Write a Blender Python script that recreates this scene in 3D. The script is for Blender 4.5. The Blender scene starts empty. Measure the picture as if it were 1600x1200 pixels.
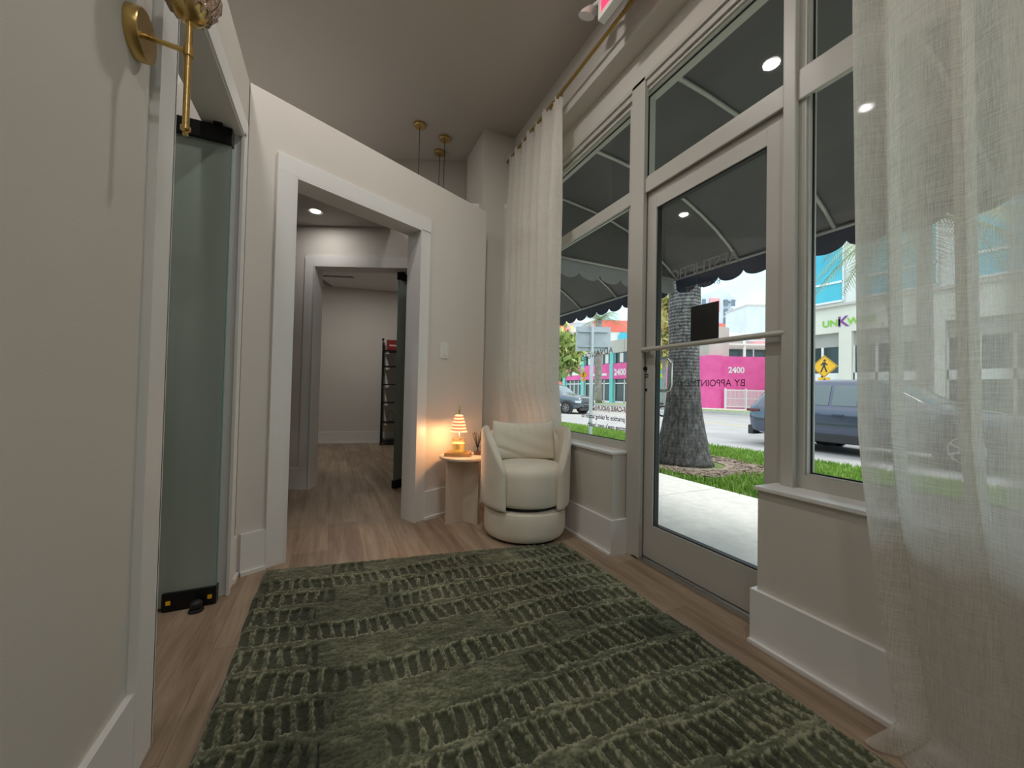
import bpy, bmesh, math, random
import numpy as np
from mathutils import Matrix, Vector
random.seed(7)
rng = np.random.default_rng(5)
C = bpy.context.scene.collection
R = math.radians
PI = math.pi
YAW, PITCH, ROLL = R(24.96), R(1.091), R(1.226)
CAMH = 0.93
FX, FY = math.sin(YAW), math.cos(YAW)

# ------------------------------------------------------------------ frames
def frame(o, e, n=(0, 0, 1)):
    """matrix with local x = e, local z = n, local y = n x e, origin o"""
    e = Vector(e).normalized(); n = Vector(n).normalized(); y = n.cross(e)
    return Matrix(((e.x, y.x, n.x, o[0]), (e.y, y.y, n.y, o[1]), (e.z, y.z, n.z, o[2]), (0, 0, 0, 1)))
I4 = Matrix.Identity(4)
DIAG = frame((-.395, 2.28, 0), (.9004, .4351, 0))          # x along the doorway wall, y away from us
BACK = frame((0, 0, 0), (FY, -FX, 0))                       # x right, y away: the rooms beyond

# ------------------------------------------------------------------ materials
def mat(name, col=(.8, .8, .8), rough=.5, metal=0, spec=.5, build=None, **kw):
    m = bpy.data.materials.new(name); m.use_nodes = True
    b = m.node_tree.nodes['Principled BSDF']
    b.inputs['Base Color'].default_value = (*col, 1); b.inputs['Roughness'].default_value = rough
    b.inputs['Metallic'].default_value = metal; b.inputs['Specular IOR Level'].default_value = spec
    for k, v in kw.items():
        b.inputs[k.replace('_', ' ')].default_value = v
    if build: build(m.node_tree, b)
    return m
def N(t, ty, **kw):
    n = t.nodes.new(ty)
    for k, v in kw.items(): setattr(n, k, v)
    return n
def L(t, a, b): t.links.new(a, b)
def coords(t, scale=(1, 1, 1), kind='Object', rot=(0, 0, 0)):
    c = N(t, 'ShaderNodeTexCoord'); mp = N(t, 'ShaderNodeMapping')
    mp.inputs['Scale'].default_value = scale; mp.inputs['Rotation'].default_value = rot
    L(t, c.outputs[kind], mp.inputs[0]); return mp.outputs[0]
def noise(t, vec, scale, detail=4, rough=.5, dist=0):
    n = N(t, 'ShaderNodeTexNoise'); n.inputs['Scale'].default_value = scale
    n.inputs['Detail'].default_value = detail; n.inputs['Roughness'].default_value = rough
    n.inputs['Distortion'].default_value = dist
    L(t, vec, n.inputs['Vector']); return n.outputs['Fac']
def ramp(t, fac, stops):
    r = N(t, 'ShaderNodeValToRGB'); e = r.color_ramp.elements
    while len(e) < len(stops): e.new(.5)
    for i, (p, c) in enumerate(stops):
        e[i].position = p; e[i].color = (*c, 1) if len(c) == 3 else c
    L(t, fac, r.inputs[0]); return r.outputs[0]
def bump(t, b, h, strength=.2, dist=.01):
    n = N(t, 'ShaderNodeBump'); n.inputs['Strength'].default_value = strength; n.inputs['Distance'].default_value = dist
    L(t, h, n.inputs['Height']); L(t, n.outputs[0], b.inputs['Normal'])
def noisy(c1, c2, scale=3, bs=0, bscale=200, detail=5, vs=(1, 1, 1), dist=.002):
    def f(t, b):
        v = coords(t, vs)
        L(t, ramp(t, noise(t, v, scale, detail), [(.3, c1), (.7, c2)]), b.inputs['Base Color'])
        if bs: bump(t, b, noise(t, v, bscale, 3), bs, dist)
    return f

M = {}
M['wall'] = mat('warm white wall paint', rough=.75, build=noisy((.62, .59, .54), (.65, .62, .57), 1.5, .12, 260))
M['wall_warm'] = mat('pale plaster wall', rough=.75, build=noisy((.68, .645, .60), (.71, .675, .63), 1.5, .1, 260))
M['ceil'] = mat('ceiling paint', rough=.9, build=noisy((.47, .435, .395), (.49, .455, .41), 1, .08, 300))
M['trim'] = mat('white satin trim paint', rough=.4, build=noisy((.77, .77, .76), (.80, .80, .79), 2, .04, 120))
M['alu'] = mat('painted aluminium frame', rough=.38, build=noisy((.50, .49, .45), (.53, .52, .48), 2, .03, 90))
M['black'] = mat('black gasket', (.012, .012, .013), .55)
M['blackmetal'] = mat('black metal', (.015, .016, .018), .35, .6)
M['brass'] = mat('brushed brass', (.62, .44, .17), .28, 1.0, build=lambda t, b: bump(t, b, noise(t, coords(t, (1, 1, 60)), 30, 3), .06, .001))
M['rodbrass'] = mat('aged brass rod', (.34, .22, .06), .3, 1.0, build=lambda t, b: bump(t, b, noise(t, coords(t), 300, 2), .03, .001))
M['steel'] = mat('brushed steel', (.62, .62, .62), .3, 1.0)
M['plastic'] = mat('white plastic', (.78, .77, .74), .35)

def floor_b(t, b):
    v = coords(t, (1, 1, 1), rot=(0, 0, PI/2))
    br = N(t, 'ShaderNodeTexBrick'); br.offset = .37; br.offset_frequency = 2
    L(t, v, br.inputs['Vector'])
    for k, x in (('Scale', 1), ('Brick Width', 1.22), ('Row Height', .18), ('Mortar Size', .0012), ('Mortar Smooth', .3), ('Bias', 0)):
        br.inputs[k].default_value = x
    br.inputs['Color1'].default_value = (.0, .0, .0, 1); br.inputs['Color2'].default_value = (1, 1, 1, 1); br.inputs['Mortar'].default_value = (.5, .5, .5, 1)
    v2 = coords(t, (9, .7, 1)); g1 = noise(t, v2, 2.2, 8, .6, .5)
    v3 = coords(t, (40, 1.5, 1)); g2 = noise(t, v3, 3, 4, .6, .3)
    big = noise(t, coords(t, (2.2, .8, 1)), 1.6, 3)
    def mth(op, a, c):
        m = N(t, 'ShaderNodeMath', operation=op)
        for i, x in enumerate((a, c)):
            if isinstance(x, (int, float)): m.inputs[i].default_value = x
            else: L(t, x, m.inputs[i])
        return m.outputs[0]
    s = mth('ADD', mth('MULTIPLY', g1, .62), mth('MULTIPLY', g2, .22))
    s = mth('ADD', s, mth('MULTIPLY', br.outputs['Color'], .13)); s = mth('ADD', s, mth('MULTIPLY', big, .25))
    col = ramp(t, s, [(.36, (.14, .096, .062)), (.55, (.275, .20, .138)), (.70, (.39, .30, .215)), (.86, (.48, .38, .29))])
    mx = N(t, 'ShaderNodeMixRGB'); mx.blend_type = 'MULTIPLY'
    L(t, br.outputs['Fac'], mx.inputs['Fac']); L(t, col, mx.inputs[1]); mx.inputs[2].default_value = (.55, .5, .45, 1)
    L(t, mx.outputs[0], b.inputs['Base Color'])
    bump(t, b, mth('SUBTRACT', g2, br.outputs['Fac']), .12, .002)
M['floor'] = mat('oak plank floor', rough=.42, spec=.4, build=floor_b)

def glass_mat(name, tint=(1, 1, 1), gloss=.07):
    m = bpy.data.materials.new(name); m.use_nodes = True; t = m.node_tree; t.nodes.clear()
    o = N(t, 'ShaderNodeOutputMaterial'); tr = N(t, 'ShaderNodeBsdfTransparent'); gl = N(t, 'ShaderNodeBsdfGlossy')
    tr.inputs[0].default_value = (*tint, 1); gl.inputs['Roughness'].default_value = .02
    mx = N(t, 'ShaderNodeMixShader'); lw = N(t, 'ShaderNodeLayerWeight'); lw.inputs[0].default_value = .5
    pw = N(t, 'ShaderNodeMath', operation='POWER'); L(t, lw.outputs['Facing'], pw.inputs[0]); pw.inputs[1].default_value = 5
    ad = N(t, 'ShaderNodeMath', operation='MULTIPLY_ADD'); L(t, pw.outputs[0], ad.inputs[0]); ad.inputs[1].default_value = .8; ad.inputs[2].default_value = gloss
    ad.use_clamp = True
    L(t, ad.outputs[0], mx.inputs[0]); L(t, tr.outputs[0], mx.inputs[1]); L(t, gl.outputs[0], mx.inputs[2])
    L(t, mx.outputs[0], o.inputs[0]); return m
M['glass'] = glass_mat('clear window glass', (.97, .99, .98), .035)
M['jar'] = glass_mat('clear jar glass', (.93, .93, .90), .10)
def frost(t, b):
    v = coords(t)
    L(t, ramp(t, noise(t, coords(t, (2.5, 1, .35)), 1.6, 2), [(.3, (.27, .33, .28)), (.75, (.50, .58, .53))]), b.inputs['Base Color'])
M['frost'] = mat('frosted green glass', rough=.28, build=frost, Transmission_Weight=.25)
M['frostedge'] = mat('green glass edge', (.16, .34, .30), .15)

def cloth_mat(name, c1, c2, transp, translucent, scale=1.0):
    m = bpy.data.materials.new(name); m.use_nodes = True; t = m.node_tree; t.nodes.clear()
    o = N(t, 'ShaderNodeOutputMaterial'); d = N(t, 'ShaderNodeBsdfDiffuse'); tl = N(t, 'ShaderNodeBsdfTranslucent'); tp = N(t, 'ShaderNodeBsdfTransparent')
    a = noise(t, coords(t, (1, 520*scale, 16*scale)), 1, 3, .7); bb = noise(t, coords(t, (1, 16*scale, 520*scale)), 1, 3, .7)
    s = N(t, 'ShaderNodeMath', operation='ADD'); L(t, a, s.inputs[0]); L(t, bb, s.inputs[1])
    h = N(t, 'ShaderNodeMath', operation='MULTIPLY'); L(t, s.outputs[0], h.inputs[0]); h.inputs[1].default_value = .5
    col = ramp(t, h.outputs[0], [(.36, c1), (.54, c2)])
    L(t, col, d.inputs[0]); L(t, col, tl.inputs[0])
    m1 = N(t, 'ShaderNodeMixShader'); m1.inputs[0].default_value = translucent
    L(t, d.outputs[0], m1.inputs[1]); L(t, tl.outputs[0], m1.inputs[2])
    tf = ramp(t, h.outputs[0], [(.38, (transp*1.25,)*3), (.47, (transp*1.0,)*3), (.60, (transp*.4,)*3)])
    lowf = ramp(t, noise(t, coords(t, (0, 7.5, .15)), 1, 1, .5), [(.40, (.22,)*3), (.58, (1, 1, 1))])
    mm = N(t, 'ShaderNodeMath', operation='MULTIPLY'); L(t, tf, mm.inputs[0]); L(t, lowf, mm.inputs[1]); tf = mm.outputs[0]
    m2 = N(t, 'ShaderNodeMixShader'); L(t, tf, m2.inputs[0]); L(t, m1.outputs[0], m2.inputs[1]); L(t, tp.outputs[0], m2.inputs[2])
    bp = N(t, 'ShaderNodeBump'); bp.inputs['Strength'].default_value = .12; bp.inputs['Distance'].default_value = .001
    L(t, h.outputs[0], bp.inputs['Height']); L(t, bp.outputs[0], d.inputs['Normal'])
    L(t, m2.outputs[0], o.inputs[0]); return m
M['linen'] = cloth_mat('cream linen', (.76, .71, .65), (.88, .84, .78), .05, .40)
M['sheer'] = cloth_mat('sheer slub linen', (.74, .715, .66), (.92, .90, .86), .38, .68, 1.25)

def boucle(t, b):
    v = coords(t)
    L(t, ramp(t, noise(t, v, 6, 4), [(.3, (.70, .64, .53)), (.7, (.79, .73, .62))]), b.inputs['Base Color'])
    bump(t, b, noise(t, v, 320, 3), .35, .002)
M['chair'] = mat('cream velvet upholstery', rough=.9, spec=.2, build=boucle, Sheen_Weight=.5)
M['travertine'] = mat('washed pale wood', rough=.6, build=noisy((.55, .47, .38), (.70, .62, .52), 3, .12, 60, 8, (1, 1, .15)))
M['wood'] = mat('honey wood', rough=.45, build=noisy((.50, .27, .09), (.66, .40, .16), 4, .08, 80, 6, (1, 8, 8)))
def emis(name, col, st): return mat(name, (0, 0, 0), .6, Emission_Color=(*col, 1), Emission_Strength=st)
def shade_b(t, b):
    w = N(t, 'ShaderNodeTexWave'); w.bands_direction = 'Z'; w.inputs['Scale'].default_value = 14; w.inputs['Distortion'].default_value = 1.2
    L(t, coords(t), w.inputs[0]); c = ramp(t, w.outputs['Fac'], [(.35, (.80, .22, .10)), (.6, (1, .55, .25)), (.8, (1, .82, .45))])
    L(t, c, b.inputs['Base Color']); L(t, c, b.inputs['Emission Color'])
M['shade'] = mat('amber ribbed glass', (.9, .48, .25), .25, build=shade_b, Emission_Strength=.8)
M['bulb'] = emis('warm bulb', (1, .62, .28), 9)
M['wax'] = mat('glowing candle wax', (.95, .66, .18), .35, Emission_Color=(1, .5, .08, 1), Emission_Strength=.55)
M['lens'] = emis('downlight lens', (1, .93, .85), 14)
M['crystal'] = mat('cut amber crystal', (1, .80, .68), .06, Transmission_Weight=.85, IOR=1.5)
M['red'] = mat('red card', (.20, .008, .008), .5)
M['redlit'] = emis('lit red letters', (1, .02, .06), 3)
M['awning'] = mat('charcoal awning canvas', rough=.9, spec=.1, build=noisy((.125, .122, .125), (.15, .148, .152), 2, .15, 400))
M['valance'] = mat('navy grey awning canvas', rough=.9, spec=.1, build=noisy((.045, .055, .085), (.07, .08, .115), 3, .15, 400))
M['pipe'] = mat('grey awning pipe', (.42, .41, .40), .45, .3)
M['ink'] = mat('black vinyl lettering', (.035, .035, .04), .5)
M['inkgrey'] = mat('grey vinyl lettering', (.16, .16, .17), .5)
M['inkred'] = mat('red vinyl lettering', (.50, .20, .16), .5)
M['walk'] = mat('concrete sidewalk', rough=.9, build=noisy((.66, .65, .63), (.78, .77, .74), 14, .3, 120))
M['curb'] = mat('kerb concrete', rough=.9, build=noisy((.50, .48, .44), (.62, .60, .55), 6, .2, 80))
M['road'] = mat('grey asphalt', rough=.85, build=noisy((.29, .29, .295), (.38, .38, .385), .8, .3, 90, 8))
M['soil'] = mat('turf soil', rough=1, build=noisy((.09, .13, .035), (.16, .21, .06), 8, .4, 60))
def grass(t, b):
    L(t, ramp(t, noise(t, coords(t), 5, 4), [(.3, (.13, .27, .035)), (.55, (.26, .43, .08)), (.75, (.40, .52, .16))]), b.inputs['Base Color'])
M['grass'] = mat('grass blades', rough=.7, spec=.2, build=grass)
M['mulch'] = mat('dry mulch', rough=1, build=noisy((.14, .10, .075), (.38, .31, .25), 30, .4, 60))
def bark(t, b):
    v = coords(t, (1, 1, 1)); rings = N(t, 'ShaderNodeTexWave'); rings.bands_direction = 'Z'
    rings.inputs['Scale'].default_value = 6.5; rings.inputs['Distortion'].default_value = 3.5; rings.inputs['Detail'].default_value = 4; rings.inputs['Detail Scale'].default_value = 3
    L(t, v, rings.inputs[0]); n = noise(t, coords(t, (9, 9, 3)), 2.5, 8, .75)
    a = N(t, 'ShaderNodeMath', operation='MULTIPLY_ADD'); L(t, rings.outputs['Fac'], a.inputs[0]); a.inputs[1].default_value = .14; L(t, n, a.inputs[2])
    sz = N(t, 'ShaderNodeSeparateXYZ'); L(t, coords(t), sz.inputs[0])
    mk = N(t, 'ShaderNodeMapRange'); L(t, sz.outputs['Z'], mk.inputs[0]); mk.inputs[1].default_value = .7; mk.inputs[2].default_value = 1.7; mk.inputs[3].default_value = .03; mk.inputs[4].default_value = .20
    L(t, mk.outputs[0], a.inputs[1])
    L(t, ramp(t, a.outputs[0], [(.40, (.035, .033, .033)), (.55, (.11, .105, .105)), (.68, (.24, .235, .23)), (.82, (.45, .44, .43))]), b.inputs['Base Color'])
    bump(t, b, a.outputs[0], .8, .03)
M['bark'] = mat('grey palm bark', rough=.95, build=bark)
M['farbark'] = mat('pale palm bark', rough=.95, build=noisy((.22, .20, .18), (.38, .36, .33), 3, .2, 40))
def leafm(c1, c2, c3):
    def f(t, b): L(t, ramp(t, noise(t, coords(t), 1.2, 6, .7), [(.32, c1), (.55, c2), (.72, c3)]), b.inputs['Base Color'])
    return f
M['leaf'] = mat('yellow green leaves', rough=.7, build=leafm((.18, .30, .07), (.42, .50, .16), (.72, .52, .20)))
M['frond'] = mat('palm fronds', rough=.6, build=leafm((.13, .20, .09), (.30, .36, .17), (.52, .42, .24)))
M['pink'] = mat('pink painted stucco', rough=.8, build=noisy((.78, .10, .36), (.86, .15, .42), 1.2, .2, 30))
M['teal'] = mat('teal painted column', rough=.6, build=noisy((.13, .55, .55), (.18, .62, .60), 1))
M['concrete'] = mat('beige concrete band', rough=.9, build=noisy((.50, .46, .43), (.58, .54, .50), .6))
M['white'] = mat('white stucco', rough=.85, build=noisy((.72, .72, .70), (.80, .80, .78), .5))
M['cream'] = mat('cream stucco', rough=.85, build=noisy((.70, .67, .60), (.78, .75, .68), .5))
M['bluegrey'] = mat('pale grey tower wall', rough=.85, build=noisy((.58, .62, .68), (.66, .70, .76), .3))
M['coral'] = mat('coral painted wall', rough=.8, build=noisy((.80, .16, .12), (.86, .22, .17), .3))
M['rose'] = mat('rose painted wall', rough=.8, build=noisy((.75, .34, .36), (.80, .40, .42), .3))
M['darkglass'] = mat('dark building glass', (.04, .06, .065), .1)
M['blueglass'] = mat('blue curtain wall glass', rough=.12, build=noisy((.05, .42, .58), (.10, .55, .68), .4))
M['whitemetal'] = mat('white painted metal', (.80, .80, .80), .5)
M['yellow'] = mat('yellow sign face', (.90, .48, .01), .45)
M['lime'] = mat('fluorescent yellow green sign', (.75, .78, .02), .45)
M['galv'] = mat('galvanised steel', rough=.45, metal=.3, build=noisy((.50, .53, .57), (.60, .63, .67), 4))
M['suvpaint'] = mat('blue grey car paint', (.07, .09, .14), .14, .5, Coat_Weight=.8)
M['carpaint'] = mat('dark grey blue car paint', (.12, .155, .19), .2, .5, Coat_Weight=.7)
M['cladding'] = mat('black plastic cladding', (.03, .03, .035), .5)
M['carglass'] = mat('tinted car glass', (.09, .14, .16), .05, spec=1)
M['tyre'] = mat('rubber tyre', (.02, .02, .02), .85)
M['alloy'] = mat('alloy rim', (.55, .56, .58), .3, .8)
M['tail'] = mat('dark red tail lamp', (.12, .006, .008), .15)
M['headl'] = mat('clear headlamp', (.75, .8, .85), .08)
M['green'] = mat('lime lettering', (.22, .55, .03), .5)
M['purple'] = mat('purple lettering', (.20, .05, .25), .5)
def rugm(t, b):
    at = N(t, 'ShaderNodeAttribute'); at.attribute_name = 'pile'
    v = coords(t); n = noise(t, v, 140, 3); n2 = noise(t, coords(t, (60, 14, 1)), 3, 3)
    m = N(t, 'ShaderNodeMath', operation='MULTIPLY_ADD'); L(t, n, m.inputs[0]); m.inputs[1].default_value = .30; L(t, at.outputs['Fac'], m.inputs[2])
    m2 = N(t, 'ShaderNodeMath', operation='MULTIPLY_ADD'); L(t, n2, m2.inputs[0]); m2.inputs[1].default_value = .16; L(t, m.outputs[0], m2.inputs[2])
    L(t, ramp(t, m2.outputs[0], [(.25, (.018, .021, .012)), (.42, (.046, .053, .032)), (.66, (.105, .115, .070)), (.92, (.27, .28, .185))]), b.inputs['Base Color'])
    bump(t, b, n, .5, .004)
M['rug'] = mat('green cut pile', rough=1, spec=.05, build=rugm, Sheen_Weight=.3, Sheen_Roughness=.5)

# ------------------------------------------------------------------ mesh helpers
def box(bm, lo, hi, T=None, bev=0):
    T = T or I4
    x0, y0, z0 = lo; x1, y1, z1 = hi
    vs = [bm.verts.new(T @ Vector(p)) for p in ((x0,y0,z0),(x1,y0,z0),(x1,y1,z0),(x0,y1,z0),(x0,y0,z1),(x1,y0,z1),(x1,y1,z1),(x0,y1,z1))]
    fs = [bm.faces.new([vs[i] for i in q]) for q in ((0,3,2,1),(4,5,6,7),(0,1,5,4),(1,2,6,5),(2,3,7,6),(3,0,4,7))]
    if bev:
        es = list({e for f in fs for e in f.edges})
        bmesh.ops.bevel(bm, geom=es, offset=bev, segments=2, profile=.7, affect='EDGES')
def quad(bm, pts, T=None):
    T = T or I4
    bm.faces.new([bm.verts.new(T @ Vector(p)) for p in pts])
def prism(bm, pts, T, z0, z1):
    a = [bm.verts.new(T @ Vector((x, y, z0))) for x, y in pts]; b = [bm.verts.new(T @ Vector((x, y, z1))) for x, y in pts]
    n = len(pts); bm.faces.new(a[::-1]); bm.faces.new(b)
    for i in range(n): bm.faces.new((a[i], a[(i+1) % n], b[(i+1) % n], b[i]))
def lathe(bm, prof, T=None, n=48, ang=(0, 2*PI)):
    T = T or I4; full = abs(ang[1]-ang[0]-2*PI) < 1e-6; k = n if full else n+1
    rings = []
    for r, z in prof:
        if r < 1e-6: rings.append([bm.verts.new(T @ Vector((0, 0, z)))])
        else: rings.append([bm.verts.new(T @ Vector((r*math.cos(ang[0]+(ang[1]-ang[0])*i/n), r*math.sin(ang[0]+(ang[1]-ang[0])*i/n), z))) for i in range(k)])
    for a, b in zip(rings, rings[1:]):
        for i in range(n):
            j = (i+1) % k
            if len(a) == 1 and len(b) == 1: continue
            if len(a) == 1: bm.faces.new((a[0], b[i], b[j]))
            elif len(b) == 1: bm.faces.new((a[i], a[j], b[0]))
            else: bm.faces.new((a[i], a[j], b[j], b[i]))
def tube(bm, pts, r, n=10, caps=True):
    pts = [Vector(p) for p in pts]; rr = r if isinstance(r, (list, tuple)) else [r]*len(pts)
    rings = []; up = None
    for i, p in enumerate(pts):
        d = (pts[min(i+1, len(pts)-1)] - pts[max(i-1, 0)]).normalized()
        if up is None: up = d.orthogonal().normalized()
        u = (up - d*up.dot(d))
        u = u.normalized() if u.length > 1e-5 else d.orthogonal().normalized()
        up = u; v = d.cross(u)
        rings.append([bm.verts.new(p + rr[i]*(math.cos(2*PI*k/n)*u + math.sin(2*PI*k/n)*v)) for k in range(n)])
    for a, b in zip(rings, rings[1:]):
        for i in range(n): bm.faces.new((a[i], a[(i+1) % n], b[(i+1) % n], b[i]))
    if caps:
        bm.faces.new(rings[0][::-1]); bm.faces.new(rings[-1])
def obj(name, bm, m, parent=None, smooth=False, sub=0, base=None):
    me = bpy.data.meshes.new(name)
    if isinstance(bm, bmesh.types.BMesh):
        bmesh.ops.recalc_face_normals(bm, faces=bm.faces); bm.to_mesh(me); bm.free()
    else: me = bm
    for k in (m if isinstance(m, (list, tuple)) else [m]): me.materials.append(k)
    if smooth:
        for p in me.polygons: p.use_smooth = True
        if smooth != 'all':
            try: me.set_sharp_from_angle(angle=R(38))
            except Exception: pass
    o = bpy.data.objects.new(name, me); C.objects.link(o)
    if parent is not None:
        o.parent = parent
        # mesh given in world coordinates: keep it in place under its parent
        bpy.context.view_layer.update()
        o.matrix_parent_inverse = parent.matrix_world.inverted()
    if sub:
        s = o.modifiers.new('sub', 'SUBSURF'); s.levels = s.render_levels = sub
    return o
def one(name, fn, m, parent=None, **kw):
    bm = bmesh.new(); fn(bm); return obj(name, bm, m, parent, **kw)
def B(name, lo, hi, m, parent=None, T=None, bev=0, **kw):
    return one(name, lambda b: box(b, lo, hi, T, bev), m, parent, **kw)
def tag(o, label, cat, group=None, kind=None):
    o['label'] = label; o['category'] = cat
    if group: o['group'] = group
    if kind: o['kind'] = kind
    return o
def thing(name, label, cat, loc=(0, 0, 0), rz=0, group=None, kind=None):
    o = bpy.data.objects.new(name, None); C.objects.link(o); o.location = loc; o.rotation_euler = (0, 0, rz)
    o.empty_display_size = .05
    bpy.context.view_layer.update()
    return tag(o, label, cat, group, kind)
def struct(o, label, cat='structure', T=None):
    o['kind'] = 'structure'; o['label'] = label; o['category'] = cat; return o
def local(o):      # mesh was given in the parent's own coordinates
    o.matrix_parent_inverse = Matrix.Identity(4); return o
def text_mesh(s, size, spacing=1.0, extrude=.0, arc=None, align='LEFT', bold=0.0):
    cu = bpy.data.curves.new('lettering', 'FONT'); cu.body = s; cu.size = size; cu.extrude = extrude; cu.space_character = spacing
    cu.align_x = align; cu.offset = bold
    o = bpy.data.objects.new('lettering', cu); C.objects.link(o); bpy.context.view_layer.update()
    me = bpy.data.meshes.new_from_object(o.evaluated_get(bpy.context.evaluated_depsgraph_get()))
    bpy.data.objects.remove(o); bpy.data.curves.remove(cu)
    if arc:
        for v in me.vertices:
            a = v.co.x/arc; r = arc - v.co.y
            v.co.x = math.sin(a)*r; v.co.y = arc - math.cos(a)*r
    return me
def lettering(name, s, size, T, m, parent=None, **kw):
    me = text_mesh(s, size, **kw); me.transform(T); me.name = name
    return obj(name, me, m, parent)

# ================================================================== ROOM SHELL
SX = 1.48      # inner face of storefront knee walls and header
def floor_fn(b): quad(b, ((-4.2, -3.2, 0), (1.72, -3.2, 0), (1.72, 9.5, 0), (-4.2, 9.5, 0)))
struct(one('floor', floor_fn, M['floor']), 'warm oak plank floor running through the rooms', 'floor')
struct(B('ceiling', (-4.2, -3.2, 3.3), (1.75, 9.5, 3.4), M['ceil']), 'high taupe ceiling over the entry', 'ceiling')
struct(B('wall_outer_back', (-4.2, 9.4, 0), (1.75, 9.5, 3.3), M['wall']), 'outer wall far behind the back room', 'wall')
struct(B('wall_outer_left', (-4.3, -3.2, 0), (-4.2, 9.5, 3.3), M['wall']), 'outer wall beyond the side rooms', 'wall')
struct(B('wall_behind', (-4.2, -3.3, 0), (1.75, -3.2, 3.3), M['wall']), 'end wall of the entry behind the viewpoint', 'wall')

XL = -.418     # painted face of the left partition
def wl(b):
    box(b, (-.53, -3.2, 0), (XL, 1.30, 2.44)); box(b, (-.53, 1.30, 2.06), (XL, 2.10, 2.44)); box(b, (-.53, 2.10, 0), (XL, 2.30, 2.44))
struct(one('wall_left', wl, M['wall']), 'taupe partition wall at the left with a wall light on it', 'wall')
struct(B('wall_side_room', (-4.2, 2.24, 0), (-.53, 2.34, 2.44), M['wall_warm']), 'side room wall behind the frosted glass door', 'wall')
def tl(b):
    box(b, (XL, 1.20, 0), (-.40, 1.30, 2.08)); box(b, (XL, 2.10, 0), (-.40, 2.185, 2.08)); box(b, (XL, 1.20, 2.08), (-.40, 2.185, 2.17))
    # jamb liners
    box(b, (-.54, 1.295, 0), (-.40, 1.305, 2.07)); box(b, (-.54, 2.085, 0), (-.40, 2.10, 2.07)); box(b, (-.54, 1.30, 2.055), (-.40, 2.10, 2.08))
    box(b, (-.405, 2.077, 0), (-.393, 2.10, 2.08)); box(b, (-.405, 1.30, 2.062), (-.393, 2.10, 2.082))
struct(one('trim_1', tl, M['trim']), 'white casing round the opening in the left wall', 'trim')
def bl(b):
    box(b, (XL, -3.2, 0), (-.404, 1.20, .20)); box(b, (XL, 2.185, 0), (-.404, 2.27, .20)); box(b, (-.404, 2.185, 0), (-.392, 2.27, .02))
struct(one('baseboard_left', bl, M['trim']), 'tall white baseboard of the left wall', 'baseboard')

# doorway wall (partial height, angled)
def wd(b):
    box(b, (0, 0, 0), (.20, .125, 2.44), DIAG); box(b, (.20, 0, 2.06), (1.03, .125, 2.44), DIAG); box(b, (1.03, 0, 0), (1.70, .125, 2.44), DIAG)
    box(b, (-.02, .0, 0), (0, .125, 2.44), DIAG)
struct(one('wall_doorway', wd, M['wall_warm']), 'angled pale partition with a cased doorway and open top', 'wall')
def td(b):
    box(b, (.108, -.018, 0), (.20, 0, 2.06), DIAG, .002); box(b, (1.03, -.012, 0), (1.11, 0, 2.06), DIAG, .002); box(b, (.108, -.018, 2.06), (1.11, 0, 2.152), DIAG, .002)
    box(b, (.192, -.018, 0), (.206, .14, 2.055), DIAG); box(b, (1.024, -.018, 0), (1.038, .14, 2.055), DIAG); box(b, (.20, -.018, 2.05), (1.03, .14, 2.064), DIAG)
struct(one('trim_2', td, M['trim']), 'white casing round the doorway in the angled wall', 'trim')
def bd(b):
    for s0, s1 in ((.0, .108), (1.11, 1.70)):
        box(b, (s0, -.016, 0), (s1, 0, .20), DIAG); box(b, (s0, -.03, 0), (s1, -.016, .018), DIAG)
struct(one('baseboard_doorway', bd, M['trim']), 'white baseboard of the angled wall beside the table', 'baseboard')

# right of the doorway wall: return, column, end of storefront
struct(B('wall_corner', (1.177, 3.235, 0), (1.75, 3.72, 3.3), M['wall']), 'full height wall end in the corner behind the curtain', 'wall')
struct(B('wall_front_far', (1.60, 3.72, 0), (1.75, 9.5, 3.3), M['wall']), 'front wall of the back rooms', 'wall')
# rooms beyond
IS0, IS1 = -1.836, -.955
def wi(b):
    box(b, (-4.3, 3.52, 0), (IS0, 3.64, 2.62), BACK); box(b, (IS0, 3.52, 2.05), (IS1, 3.64, 2.62), BACK); box(b, (IS1, 3.52, 0), (.02, 3.64, 2.62), BACK)
struct(one('wall_inner', wi, M['wall_warm']), 'inner wall seen through the doorway with a second doorway', 'wall')
def ti(b):
    box(b, (IS0-.085, 3.50, 0), (IS0, 3.52, 2.05), BACK); box(b, (IS1, 3.50, 0), (IS1+.085, 3.52, 2.05), BACK); box(b, (IS0-.085, 3.50, 2.05), (IS1+.085, 3.52, 2.135), BACK)
    box(b, (IS0-.008, 3.50, 0), (IS0+.004, 3.66, 2.045), BACK); box(b, (IS1-.004, 3.50, 0), (IS1+.008, 3.66, 2.045), BACK); box(b, (IS0, 3.50, 2.038), (IS1, 3.66, 2.052), BACK)
struct(one('trim_3', ti, M['trim']), 'white casing round the inner doorway', 'trim')
struct(B('baseboard_inner', (-4.3, 3.503, 0), (IS0-.085, 3.52, .19), M['trim'], T=BACK), 'baseboard of the inner wall left of the inner doorway', 'baseboard')
LC = [(-4.2, 2.34), (-.50, 2.34), (.40, 2.80), (.45, 3.67), (-3.1, 5.33), (-4.2, 5.33)]
struct(one('ceiling_low', lambda b: prism(b, LC, I4, 2.42, 2.44), mat('hallway ceiling', rough=.9, build=noisy((.50, .48, .46), (.53, .51, .49), 1))), 'low hallway ceiling seen through the doorway', 'ceiling')
BW = frame((-.238, 7.117, 0), (.985, -.17, 0))
struct(B('wall_far', (-2.6, 0, 0), (1.9, .12, 2.62), M['wall_warm'], T=BW), 'plain back wall of the far room', 'wall')
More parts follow.
